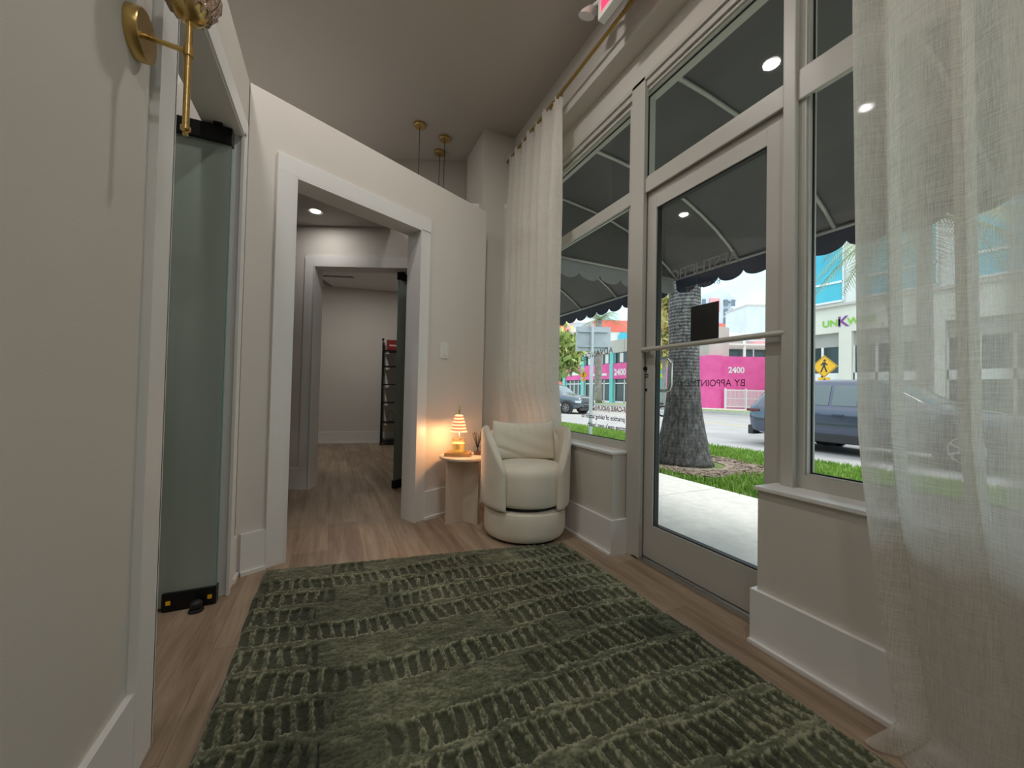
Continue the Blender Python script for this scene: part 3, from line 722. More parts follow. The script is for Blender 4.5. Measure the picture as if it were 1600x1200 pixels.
one('jar', lambda b: lathe(b, [(0, .0245), (.045, .0245), (.048, .029), (.048, .118), (.0455, .122), (.0455, .118), (.0455, .03), (0, .028)], LT, 36), M['jar'], cj, smooth=True)
one('wax', lambda b: lathe(b, [(0, .0285), (.045, .0285), (.045, .088), (0, .088)], LT, 36), M['wax'], cj, smooth=True)
def labl(b):
    a0 = math.radians(-75)
    lathe(b, [(.0484, .048), (.0484, .085)], LT, 6, (R(-105), R(-75)))
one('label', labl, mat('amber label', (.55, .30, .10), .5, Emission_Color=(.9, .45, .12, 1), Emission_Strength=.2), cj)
lp = bpy.data.lights.new('candle_warmer_glow', 'POINT'); lp.energy = 3.7; lp.color = (1, .48, .20); lp.shadow_soft_size = .02
lo = bpy.data.objects.new('candle_warmer_glow', lp); C.objects.link(lo); lo.location = LT @ Vector((0, 0, .150))
# reed diffuser
DX, DY = .958, 2.622
rd = thing('reed_diffuser', 'small glass reed diffuser with black sticks on the side table', 'diffuser', (DX, DY, .467))
DT = frame((DX, DY, .467), (math.cos(R(-25)), math.sin(R(-25)), 0))
B('bottle', (-.028, -.028, .0), (.028, .028, .062), M['jar'], rd, DT, .004)
one('collar', lambda b: lathe(b, [(0, .062), (.012, .062), (.012, .074), (0, .074)], DT, 20), M['blackmetal'], rd)
one('oil', lambda b: box(b, (-.023, -.023, .004), (.023, .023, .026), DT), mat('dark oil', (.08, .04, .02), .1), rd)
for k in range(8):
    a = 2*PI*k/8+.3; e = .028+.012*(k % 3)
    one('reed', lambda b: tube(b, [DT @ Vector((-.010*math.cos(a), -.010*math.sin(a), .010)), DT @ Vector((e*math.cos(a), e*.8*math.sin(a), .155+.012*(k % 2)))], .0022, 6), M['black'], rd)

# ------------------------------------------------------------------ far room: ladder shelf, box, fan
def bp(s, d, z=0): return BACK @ Vector((s, d, z))
ST = BW @ Matrix.Translation((1.025, -.36, 0))
t = thing('ladder_shelf', 'black metal ladder shelf against the far room wall', 'shelf', tuple(ST.translation))
for x in (0, .62):
    for y in (.03, .30):
        one('post', lambda b: box(b, (x, y-.011, 0), (x+.018, y+.011, 1.72), ST), M['blackmetal'], t)
for z in (.06, .36, .69, .99, 1.29, 1.55):
    one('shelf', lambda b: box(b, (.018, .02, z), (.62, .31, z+.018), ST), M['blackmetal'], t)
one('finial', lambda b: (lathe(b, [(0, 0), (.02, .01), (.02, .03), (0, .04)], ST @ Matrix.Translation((.009, .03, 1.72)), 12)), M['blackmetal'], t)
rb = thing('storage_box', 'dark red box with a pale strip on the top of the black shelf', 'box', tuple(ST @ Vector((.2, .15, 1.57))))
B('carton', (.065, .05, 1.568), (.50, .28, 1.74), M['red'], rb, ST, .004)
B('strip', (.11, .048, 1.635), (.22, .0505, 1.66), mat('pale pink strip', (.75, .4, .38), .5), rb, ST)
tg = thing('coiled_cable', 'thin dark coiled cable hanging in the lower shelf', 'cable', tuple(ST @ Vector((.2, .2, .40))))
one('loop', lambda b: tube(b, [ST @ Vector((.16+.05*math.cos(a), .10, .47+.085*math.sin(a))) for a in [2*PI*k/20 for k in range(21)]], .004, 6), M['black'], tg, smooth=True)
fc = BACK @ Vector((-2.62, 5.0, 2.42)); t = thing('ceiling_fan', 'black ceiling fan in the far room, one blade showing in the doorway top', 'fan', tuple(fc))
one('motor', lambda b: lathe(b, [(0, -.09), (.07, -.085), (.10, -.05), (.10, 0), (.05, .03), (.015, .04), (.015, .28), (0, .28)], Matrix.Translation(fc), 28), M['blackmetal'], t, smooth=True)
for k in range(4):
    T = Matrix.Translation(fc + Vector((0, 0, -.03))) @ Matrix.Rotation(R(-20+90*k), 4, 'Z') @ Matrix.Rotation(R(8), 4, 'X')
    B('blade', (.09, -.05, -.004), (.50, .055, .004), M['blackmetal'], t, T, .002)

# ================================================================== OUTSIDE
def gnd(name, x0, x1, y0, y1, z, m, label, cat, kind='structure', T=None):
    o = B(name, (x0, y0, z-.3), (x1, y1, z), m, T=T); o['kind'] = kind; o['label'] = label; o['category'] = cat; return o
def walkf(b):
    y = -14.0
    while y < 60:
        y1 = min(y+1.52, 60); box(b, (1.76, y+.006, -.3), (3.65, y1-.006, -.03)); y = y1
    box(b, (1.76, -14, -.3), (3.65, 60, -.04))
o = one('sidewalk', walkf, M['walk']); struct(o, 'light concrete sidewalk outside the storefront', 'sidewalk')
gnd('verge_soil', 3.65, 6.95, -14, 60, -.075, M['soil'], 'ground of the grass verge between sidewalk and street', 'verge')
gnd('near_kerb', 6.95, 7.12, -14, 60, -.09, M['curb'], 'concrete kerb at the near edge of the street', 'kerb')
gnd('street', 7.12, 23.6, -60, 140, -.28, M['road'], 'grey asphalt street', 'street')
def ffw(b): box(b, (23.6, -60, -.6), (28.2, 140, -.10)); box(b, (28.2, -60, -.6), (230, 220, -.11))
struct(one('far_sidewalk', ffw, M['curb']), 'far sidewalk and ground across the street', 'sidewalk')
gnd('far_verge', 23.9, 25.3, 15.5, 60, -.085, M['grass'], 'far grass strip across the street', 'verge')
for x in (15.0, 15.3):
    o = B('lane_line', (x, -40, -.2805), (x+.11, 120, -.277), mat('faded yellow paint %s' % x, (.55, .45, .2), .8))
    tag(o, 'faded yellow centre line on the street, %s one' % ('nearer' if x < 15.1 else 'farther'), 'road marking')

def blades(name, pts, h, w, m, label):
    n = len(pts); a = rng.random(n)*2*PI; hh = h*(.6+.8*rng.random(n)); ln = hh*.7*rng.random(n); b2 = rng.random(n)*2*PI
    V = np.empty((n, 3, 3)); ca, sa = np.cos(a)*w, np.sin(a)*w
    V[:, 0] = pts + np.stack([-ca, -sa, 0*ca], 1); V[:, 1] = pts + np.stack([ca, sa, 0*ca], 1)
    V[:, 2] = pts + np.stack([ln*np.cos(b2), ln*np.sin(b2), hh], 1)
    me = bpy.data.meshes.new(name); me.vertices.add(3*n); me.vertices.foreach_set('co', V.ravel())
    me.loops.add(3*n); me.loops.foreach_set('vertex_index', np.arange(3*n, dtype=np.int32))
    me.polygons.add(n); me.polygons.foreach_set('loop_start', np.arange(0, 3*n, 3, dtype=np.int32)); me.update(calc_edges=True)
    return obj(name, me, m)
PXY = (4.72, 4.10)
n = 90000
gx = 3.63 + 3.34*rng.random(n); gy = .8 + 16*rng.random(n)**1.3
keep = ((gx-PXY[0]-.1)**2 + (gy-PXY[1]+.1)**2) > (.95*(1+.15*np.sin(5*np.arctan2(gy-PXY[1], gx-PXY[0]))))**2
gx, gy = gx[keep], gy[keep]
o = blades('verge_grass', np.stack([gx, gy, np.full(len(gx), -.076)], 1), .055, .008, M['grass'], '')
tag(o, 'bright green lawn grass of the verge', 'grass', kind='stuff')
def mul(b):
    for k in range(2600):
        r = .46+.49*math.sqrt(random.random()); a = random.random()*2*PI; x, y = PXY[0]+.1+r*math.cos(a), PXY[1]-.1+r*math.sin(a)
        T = Matrix.Translation((x, y, -.066+.01*random.random())) @ Matrix.Rotation(random.random()*6, 4, 'Z') @ Matrix.Rotation(random.uniform(-.5, .5), 4, 'X')
        l, w_ = random.uniform(.015, .05), random.uniform(.004, .010); quad(b, ((-l, -w_, 0), (l, -w_, 0), (l, w_, 0), (-l, w_, 0)), T)
    lathe(b, [(.42, -.066), (.7, -.070), (.93, -.078)], Matrix.Translation((PXY[0]+.1, PXY[1]-.1, 0)), 32)
tag(one('mulch_bed', mul, M['mulch']), 'brown mulch ring around the near palm trunk', 'mulch', kind='stuff')

# ------------------------------------------------------------------ palms, trees
def fronds(b, c, n, ln, rr, droop=1.0, wide=.09):
    rnd = random.Random(rr)
    for k in range(n):
        a = 2*PI*k/n + rnd.uniform(-.2, .2); el = rnd.uniform(-.35, .9); pts = []
        for i in range(15):
            u = i/14; r = ln*u*math.cos(el)*(1-.15*u); z = ln*(math.sin(el)*u - droop*.62*u*u)
            pts.append(Vector((c[0]+r*math.cos(a), c[1]+r*math.sin(a), c[2]+z)))
        tube(b, pts, [.022*(1-.8*i/14) for i in range(15)], 4)
        side = Vector((-math.sin(a), math.cos(a), 0))
        for i in range(1, 15):
            for q in range(3):
                u = (i-q/3)/14; p = pts[i-1].lerp(pts[i], 1-q/3.0); l = ln*.26*math.sin(PI*min(1, .12+.86*u))**.7
                d = (pts[i]-pts[i-1]).normalized()
                for s in (1, -1):
                    tip = p + side*s*l*.75 + d*l*.55 + Vector((0, 0, -l*.30*rnd.uniform(.2, 1.3)))
                    b.faces.new([b.verts.new(v) for v in (p-d*wide*.16, p+d*wide*.16, tip)])
def palm(x, y, z0, prof, h, label, ln, nf, seed, m, curve=(0, 0), group=None):
    t = thing('palm_tree', label, 'palm tree', (x, y, z0), group=group)
    pts = []; rad = []
    for r, z in prof: pts.append((x+curve[0]*(z/h)**2, y+curve[1]*(z/h)**2, z0+z)); rad.append(r)
    one('trunk', lambda b: tube(b, pts, rad, 28), m, t, smooth='all')
    one('crown', lambda b: fronds(b, (pts[-1][0], pts[-1][1], pts[-1][2]), nf, ln, seed), M['frond'], t)
    return t
prof = [(.43, -.05), (.40, .03), (.365, .12), (.345, .25), (.31, .42), (.275, .62), (.242, .85), (.225, 1.1), (.215, 1.4), (.21, 1.75), (.225, 2.1), (.22, 2.5), (.2, 3.2), (.19, 4.5), (.17, 6.2)]
pt = palm(PXY[0], PXY[1], -.03, prof, 6.2, 'large ringed grey palm trunk on the verge seen through the entry door', 2.4, 22, 3, M['bark'])
palm(14.2, 4.6, -.28, [(.24, 0), (.18, .6), (.16, 3), (.13, 6.1)], 6.1, 'palm tree across the near lane whose fronds hang into the right window', 2.9, 24, 8, M['farbark'])
def bpt(px_, d, z=0.0):
    s = (px_-800)/600*d; return BACK @ Vector((s, d, z))
P_ = bpt(934.5, 40); palm(P_.x, P_.y, -.09, [(.5, 0), (.42, .5), (.38, 2), (.36, 6), (.3, 8.6)], 8.6, 'tall pale palm in front of the pink shop row', 3.6, 20, 5, M['farbark'])
def tree(x, y, z0, h, rad, nleaf, label, m=None, seed=1, name='shade_tree', trunk=.16, zc=None):
    r = np.random.default_rng(seed)
    t = thing(name, label, 'tree', (x, y, z0))
    def tk(b):
        tube(b, [(x, y, z0), (x+.1, y, z0+h*.3), (x, y+.1, z0+h*.62)], [trunk, trunk*.8, trunk*.5], 10)
        for k in range(5):
            a = k*1.3; tube(b, [(x+.05, y+.05, z0+h*.35), (x+rad*.4*math.cos(a), y+rad*.4*math.sin(a), z0+h*.68)], [trunk*.5, trunk*.15], 6)
    one('trunk', tk, M['farbark'], t)
    cl = r.normal(size=(26, 3)); cl /= np.linalg.norm(cl, axis=1)[:, None]; cl *= (r.random(26)**.5)[:, None]*.75
    ci = r.integers(0, 26, nleaf); pp = cl[ci] + r.normal(size=(nleaf, 3))*.17
    pp = pp*np.array([rad, rad, h*.36]) + np.array([x, y, z0+h*.66])
    s = rad*.05; A = r.normal(size=(nleaf, 3))*s; Bv = r.normal(size=(nleaf, 3))*s
    V = np.stack([pp-A, pp+Bv, pp+A, pp-Bv], 1).reshape(-1, 3)
    me = bpy.data.meshes.new('foliage'); me.from_pydata(V.tolist(), [], np.arange(4*nleaf).reshape(-1, 4).tolist()); me.update()
    obj('foliage', me, m or M['leaf'], t)
    return t
P_ = bpt(866, 36); tree(P_.x, P_.y, -.28, 7.4, 3.4, 11000, 'yellow green shade tree far left beyond the parked car', seed=2)
P_ = bpt(1036, 26.2); tree(P_.x, P_.y, -.1, 8.8, 2.3, 5200, 'yellow orange tree seen between the door edge and the palm trunk', seed=4, m=mat('autumn leaves', rough=.7, build=leafm((.25, .30, .10), (.62, .50, .20), (.75, .40, .12))))

P_ = bpt(866, 62); tree(P_.x, P_.y, -.1, 8, 5, 9000, 'dense green tree low in the far background of the left window', seed=9, m=mat('dense green leaves', rough=.7, build=leafm((.10, .18, .05), (.24, .34, .12), (.40, .45, .18))))
# ------------------------------------------------------------------ awnings
AWC = [(1.76, 2.925), (1.95, 2.92), (2.16, 2.905), (2.46, 2.868), (2.70, 2.82), (2.93, 2.755), (3.14, 2.67), (3.36, 2.56), (3.55, 2.44), (3.70, 2.32)]
def awning(y0, y1, ribs, label, endgable):
    t = thing('awning', label, 'awning', (1.76, (y0+y1)/2, 2.3))
    def fab(b):
        for (xa, za), (xb, zb) in zip(AWC, AWC[1:]): quad(b, ((xa, y0, za+.018), (xa, y1, za+.018), (xb+.01*(xb > 3.6), y1, zb+.018), (xb+.01*(xb > 3.6), y0, zb+.018)))
    one('canopy', fab, M['awning'], t, smooth='all')
    if endgable is not None:
        ye = endgable
        def gab(b): b.faces.new([b.verts.new((x, ye, z)) for x, z in [(1.76, 2.32)]+[(x, z+.016) for x, z in AWC]])
        one('end_panel', gab, M['awning'], t)
    for y in ribs: one('rib', lambda b: tube(b, [(x, y, z) for x, z in AWC], .015, 8), M['pipe'], t, smooth='all')
    one('front_bar', lambda b: tube(b, [(3.70, y0, 2.315), (3.70, y1, 2.315)], .016, 8), M['pipe'], t, smooth='all')
    if endgable is not None: one('end_bar', lambda b: tube(b, [(1.76, endgable-.02, 2.315), (3.70, endgable-.02, 2.315)], .015, 8), M['pipe'], t, smooth='all')
    def scal(b, fn, L0):
        n = max(1, round(L0/.28)); m_ = 12; top = []; bot = []
        for k in range(n*m_+1):
            u = k/(n*m_); q = (k % m_)/m_; z = 2.325-.125-.065*math.sin(PI*q)**.55
            p = fn(u); top.append(b.verts.new((p[0]-.012, p[1], 2.345))); bot.append(b.verts.new((p[0]+.008*math.sin(u*40), p[1]+.004*math.sin(u*31), z)))
        for k in range(n*m_): b.faces.new((top[k], top[k+1], bot[k+1], bot[k]))
    one('valance', lambda b: scal(b, lambda u: (3.722, y0+(y1-y0)*u), y1-y0), M['valance'], t)
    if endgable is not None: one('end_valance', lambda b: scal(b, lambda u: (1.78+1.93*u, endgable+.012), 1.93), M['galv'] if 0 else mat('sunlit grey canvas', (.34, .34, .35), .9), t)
    return t
awning(-4.0, 3.36, [-.75, .08, .90, 1.73, 2.56, 3.34], 'charcoal curved canvas awning with scalloped edge over the entry door', 3.36)
awning(3.46, 8.6, [3.5, 4.4, 5.3, 6.2, 7.1], 'second charcoal scalloped awning further along the shopfronts', None)

# ------------------------------------------------------------------ street signs
t = thing('parking_sign', 'back of a grey rectangular sign on a steel post at the verge', 'sign', (5.35, 7.2, -.08))
one('post', lambda b: box(b, (5.32, 7.17, -.09), (5.38, 7.23, 2.52)), M['galv'], t)
PS = frame((5.35, 7.14, 2.17), (FY, -FX, 0))
B('plate', (-.39, .09, -.28), (.41, .10, .29), M['galv'], t, PS, 0)
for z in (-.17, .17): B('strap', (-.33, .045, z-.018), (.34, .089, z+.018), M['galv'], t, PS)
def ped(px_, d, zc, hd, m, label, below=True, turn=0):
    P = bpt(px_, d); T = frame((P.x, P.y, zc), (FY, -FX, 0)) @ Matrix.Rotation(R(turn), 4, 'Z')
    t = thing('crossing_sign', label, 'sign', (P.x, P.y, -.1))
    B('post', (-.035, .01, -zc-.1), (.035, .06, hd*.9), M['galv'], t, T)
    F_ = T @ Matrix.Rotation(R(90), 4, 'X')     # local z now faces the viewer
    def dia(k, z0, z1): return lambda b: prism(b, [(-hd*k, 0), (0, -hd*k), (hd*k, 0), (0, hd*k)], F_, z0, z1)
    one('panel', dia(1, 0, .012), m, t); 
    def bor(b):
        o_, i_ = hd*.94, hd*.89
        for a in range(4):
            p = [(math.cos(PI/2*a), math.sin(PI/2*a)), (math.cos(PI/2*(a+1)), math.sin(PI/2*(a+1)))]
            prism(b, [(p[0][0]*o_, p[0][1]*o_), (p[1][0]*o_, p[1][1]*o_), (p[1][0]*i_, p[1][1]*i_), (p[0][0]*i_, p[0][1]*i_)], F_, .012, .016)
    one('border', bor, M['ink'], t)
    def man(b):
        s = hd/.62; z = (.012, .018)
        prism(b, [(.02*s+.06*s*math.cos(a), .33*s+.06*s*math.sin(a)) for a in [2*PI*k/12 for k in range(12)]], F_, *z)
        for q in ([(-.06, .24), (.06, .25), (.05, -.02), (-.07, -.02)], [(-.07, 0), (.0, 0), (-.12, -.32), (-.19, -.32)], [(-.02, 0), (.05, 0), (.15, -.30), (.08, -.33)], [(.03, .24), (.17, .08), (.13, .04), (.02, .16)], [(-.05, .24), (-.18, .08), (-.14, .04), (-.03, .16)]):
            prism(b, [(x*s, y*s) for x, y in q], F_, *z)
    one('walking_figure', man, M['ink'], t)
    if below:
        w_, h_ = hd*.45, hd*.22
        one('plaque', lambda b: prism(b, [(-w_, -hd*1.42), (w_, -hd*1.42), (w_, -hd*1.42+2*h_), (-w_, -hd*1.42+2*h_)], F_, 0, .012), m, t)
        one('arrow', lambda b: prism(b, [(-w_*.5, -hd*1.32), (w_*.3, -hd*1.15), (w_*.5, -hd*1.25), (w_*.1, -hd*1.05)], F_, .012, .018), M['ink'], t)
ped(911.5, 38, 2.7, .43, M['yellow'], 'yellow diamond crossing sign in front of the far shop row, left window')
ped(1288, 20.3, 2.60, .60, M['yellow'], 'yellow diamond crossing sign behind the blue grey car, right window', turn=-62-29+29)
ped(1027, 30, 3.35, .78, M['lime'], 'fluorescent yellow diamond crossing sign beside the door pull handle')

# ------------------------------------------------------------------ buildings
def arr(b, fn, items):
    for i in items: fn(b, i)
t = thing('shop_building', 'two storey building with pink sign bands and teal columns across the street', 'building', (28.3, 33, -.1))
B('wall', (28.5, 22.2, -.1), (31, 44, 6.85), M['concrete'], t)
B('parapet', (28.25, 22.2, 5.45), (28.5, 44, 6.85), M['concrete'], t)
mj = mat('panel joints', (.33, .30, .28), .9)
for k in range(8): B('joint', (28.235, 23.96+2.75*k, 5.46), (28.26, 24.04+2.75*k, 6.84), mj, t)
B('corner_wall', (28.22, 22.2, -.1), (28.5, 26.4, 4.25), M['pink'], t)
for y in (43.9, 39.7, 34.2, 27.3): B('column', (28.1, y-.28, -.1), (28.45, y+.28, 5.45), M['teal'], t)
for y0, y1 in ((34.5, 39.4), (40.0, 43.6), (27.6, 33.9)):
    B('sign_band', (28.15, y0, 2.55), (28.4, y1, 4.25), M['pink'], t)
    w_ = B('window', (28.42, y0, 4.35), (28.52, y1, 5.4), M['darkglass'], t)
    for k in range(7): B('window_bar', (28.38, y0+(y1-y0)*k/6-.03-.25*(k % 2), 4.35), (28.42, y0+(y1-y0)*k/6+.03+.25*(k % 2), 5.4), M['white'], w_)
    s_ = B('shopfront', (28.42, y0, -.1), (28.52, y1, 2.55), M['darkglass'], t)
    one('shopfront_frame', lambda b: (arr(b, lambda b, k: box(b, (28.36, y0+(y1-y0)*k/4-.06, -.1), (28.42, y0+(y1-y0)*k/4+.06, 2.5)), range(5)), box(b, (28.36, y0, 2.0), (28.42, y1, 2.12)), box(b, (28.36, y0, -.1), (28.42, y1, .1))), M['whitemetal'], s_)
WST = lambda y, z, x: frame((x, y, z), (0, -1, 0), (-1, 0, 0))
lettering('lettering', '2400', .95, WST(33.75+.0, 2.95, 28.13), M['whitemetal'], t, bold=.03)
B('sign_strip', (28.12, 40.3, 3.15), (28.15, 43.2, 3.55), M['whitemetal'], t)
B('sign_strip', (28.12, 35.0, 2.95), (28.15, 37.6, 3.2), M['whitemetal'], t)
# pink side wall facing us
PW = frame((28.3, 22.2, -.1), (.907, -.421, 0))
t = thing('pink_wall', 'bright pink stucco wall with white number behind a white fence', 'wall', (28.3, 22.2, -.1))
B('wall', (0, 0, 0), (13, .3, 4.35), M['pink'], t, PW)
B('pilaster', (-.1, -.12, 0), (1.15, 0, 4.4), M['pink'], t, PW)
o = lettering('lettering', '2400', .68, PW @ frame((1.75, -.02, 2.98), (1, 0, 0), (0, -1, 0)), M['whitemetal'], t, bold=.02)
t = thing('white_fence', 'white slatted fence and gate before the pink wall', 'fence', tuple(PW @ Vector((1.2, -.5, 0))))
for k in range(6): B('post', (1.2+k*1.7, -.55, 0), (1.32+k*1.7, -.43, 1.66), M['whitemetal'], t, PW)
for k in range(5):
    x0 = 1.32+k*1.7
    one('slat_panel', lambda b: (arr(b, lambda b, q: box(b, (x0+.02+q*.105, -.50, .08), (x0+.07+q*.105, -.47, 1.58), PW), range(15)), box(b, (x0, -.51, .12), (x0+1.58, -.46, .2), PW), box(b, (x0, -.51, 1.45), (x0+1.58, -.46, 1.53), PW), box(b, (x0, -.51, .8), (x0+1.58, -.46, .86), PW)), M['whitemetal'], t)
def far(name, s0, s1, d0, d1, h, m, label, cat='building'):
    c = BACK @ Vector(((s0+s1)/2, d0, 0)); t = thing(name, label, cat, (c.x, c.y, -.1))
    B('wall', (s0, d0, -.1), (s1, d1, h), m, t, BACK); return t
t = far('office_block', 19, 34, 44, 54, 7.3, M['concrete'], 'beige concrete building with a dark window band above the pink wall')
B('window_band', (19.2, 43.9, 4.7), (34, 44, 6.3), M['darkglass'], t, BACK)
for k in range(8): B('window_bar', (21.3+k*.8+(0 if k < 4 else 3*(k-3)), 43.85, 4.7), (21.42+k*.8+(0 if k < 4 else 3*(k-3)), 43.9, 6.3), M['bluegrey'], t, BACK)
one('roof_terrace', lambda b: (box(b, (22, 40.5, 6.35), (34, 42, 6.5), BACK), arr(b, lambda b, k: box(b, (24.5+k*3.2, 40.6, 3.9), (24.7+k*3.2, 40.8, 7.9), BACK), range(4)), box(b, (22, 42.2, 7.3), (34, 43, 7.9), BACK)), M['white'], t)
B('red_roof', (26, 41, 6.5), (34, 42.1, 6.9), M['rose'], t, BACK)
t = far('apartment_tower', 63, 71.2, 130, 142, 33.5, M['bluegrey'], 'pale grey apartment tower with red panels against the sky')
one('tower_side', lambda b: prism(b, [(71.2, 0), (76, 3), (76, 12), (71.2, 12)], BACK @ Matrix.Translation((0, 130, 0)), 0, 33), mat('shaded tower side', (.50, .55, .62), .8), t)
one('roof', lambda b: prism(b, [(62.8, 33.4), (71.4, 33.4), (76.2, 33.4), (71.0, 37.5), (64, 35)], BACK @ frame((0, 130.2, 0), (1, 0, 0), (0, -1, 0)), -11, 0), M['bluegrey'], t)
B('red_panel', (66.5, 129.7, 29.5), (70, 130, 34), M['rose'], t, BACK)
B('red_panel', (69.5, 129.6, 22.5), (73.5, 130, 25.4), M['coral'], t, BACK)
for k in range(5):
    for q in (64, 71.5, 74.0): one('window', lambda b: box(b, (q, 129.55, 20+k*3.1-1), (q+1.1, 129.9, 21.2+k*3.1), BACK), mat('tower window %d %s' % (k, q), (.16, .20, .26), .3), t)
t = far('grey_hotel', 61, 74, 100, 110, 24.6, M['bluegrey'], 'plain pale grey block against the sky right of the apartment tower')
B('roof_edge', (60.8, 99.8, 24.6), (74.2, 110.2, 25), M['concrete'], t, BACK)
t = far('coral_tower', 11.0, 16.3, 110, 120, 22.5, M['coral'], 'coral red tower at the far left beyond the trees')
B('side_panel', (15.2, 109.8, 0), (16.3, 110, 22.5), M['rose'], t, BACK)
t = far('white_tower', 16.5, 24.5, 112, 122, 24, M['bluegrey'], 'pale tower beside the coral tower, left window')
for k in range(7): B('balcony', (16.6, 111.6, 4+k*2.9), (24.4, 112, 5.0+k*2.9), M['white'], t, BACK)
t = far('white_block', 15.2, 21.9, 70, 80, 12.2, M['white'], 'white block with a coral roof band and round blue mark behind the shop row')
B('roof_band', (15.0, 69.8, 12.2), (22.1, 80, 14.3), M['coral'], t, BACK)
one('round_mark', lambda b: lathe(b, [(0, .3), (.9, .3), (.9, 0)], BACK @ frame((20.1, 69.9, 11.2), (1, 0, 0), (0, -1, 0)), 24), M['blueglass'], t)
# building on the right across the street
t = thing('salon_building', 'cream building with blue glass upper floor and green and purple sign, right window', 'building', (28.2, 4, -.1))
B('lower_wall', (28.6, -14, -.1), (38, 16.2, 6.6), M['cream'], t)
def piers(b):
    box(b, (28.2, -14, 5.0), (28.6, 16.2, 6.6))
    for y0, y1 in ((12.3, 12.95), (8.4, 9.05), (4.5, 5.15), (.6, 1.25), (15.9, 16.2)): box(b, (28.2, y0, -.1), (28.6, y1, 5.0))
one('piers', piers, M['cream'], t)
B('cornice', (28.0, -14, 6.6), (28.6, 16.3, 6.75), M['concrete'], t)
B('upper_wall', (28.35, -14, 6.75), (38, 16.2, 13.5), M['white'], t)
for y0, y1 in ((12.75, 16.1), (8.7, 12.0), (4.6, 7.9)):
    w_ = B('window', (28.3, y0, 6.95), (28.36, y1, 11.6), M['blueglass'], t)
    one('window_frame', lambda b: (arr(b, lambda b, q: box(b, (28.22, y0+(y1-y0)*q/2-.04, 6.95), (28.3, y0+(y1-y0)*q/2+.04, 11.6)), range(3)), arr(b, lambda b, z: box(b, (28.22, y0, z-.06), (28.3, y1, z+.06)), (6.95, 8.15, 10.6))), M['whitemetal'], w_)
for y0, y1 in ((12.95, 15.9), (9.05, 12.3), (5.15, 8.4), (1.25, 4.5)):
    B('shutter', (28.5, y0, 4.15), (28.6, y1, 5.0), mat('grey shutter %s' % y0, (.42, .40, .38), .7), t)
    w_ = B('shop_window', (28.52, y0, -.1), (28.6, y1, 4.15), M['darkglass'], t)
    one('shop_frame', lambda b: (arr(b, lambda b, q: box(b, (28.44, y0+(y1-y0)*q/3-.06, -.1), (28.52, y0+(y1-y0)*q/3+.06, 4.15)), range(4)), box(b, (28.44, y0, 2.0), (28.52, y1, 2.5))), M['whitemetal'], w_)
for s_, y, m in (('UNI', 13.82, M['green']), ('K', 13.02, M['purple']), ('WAX', 12.50, M['green'])):
    lettering('lettering', s_, .56 if s_ != 'K' else .90, WST(y, 5.42 if s_ != 'K' else 5.34, 28.17), m, t, bold=.014)

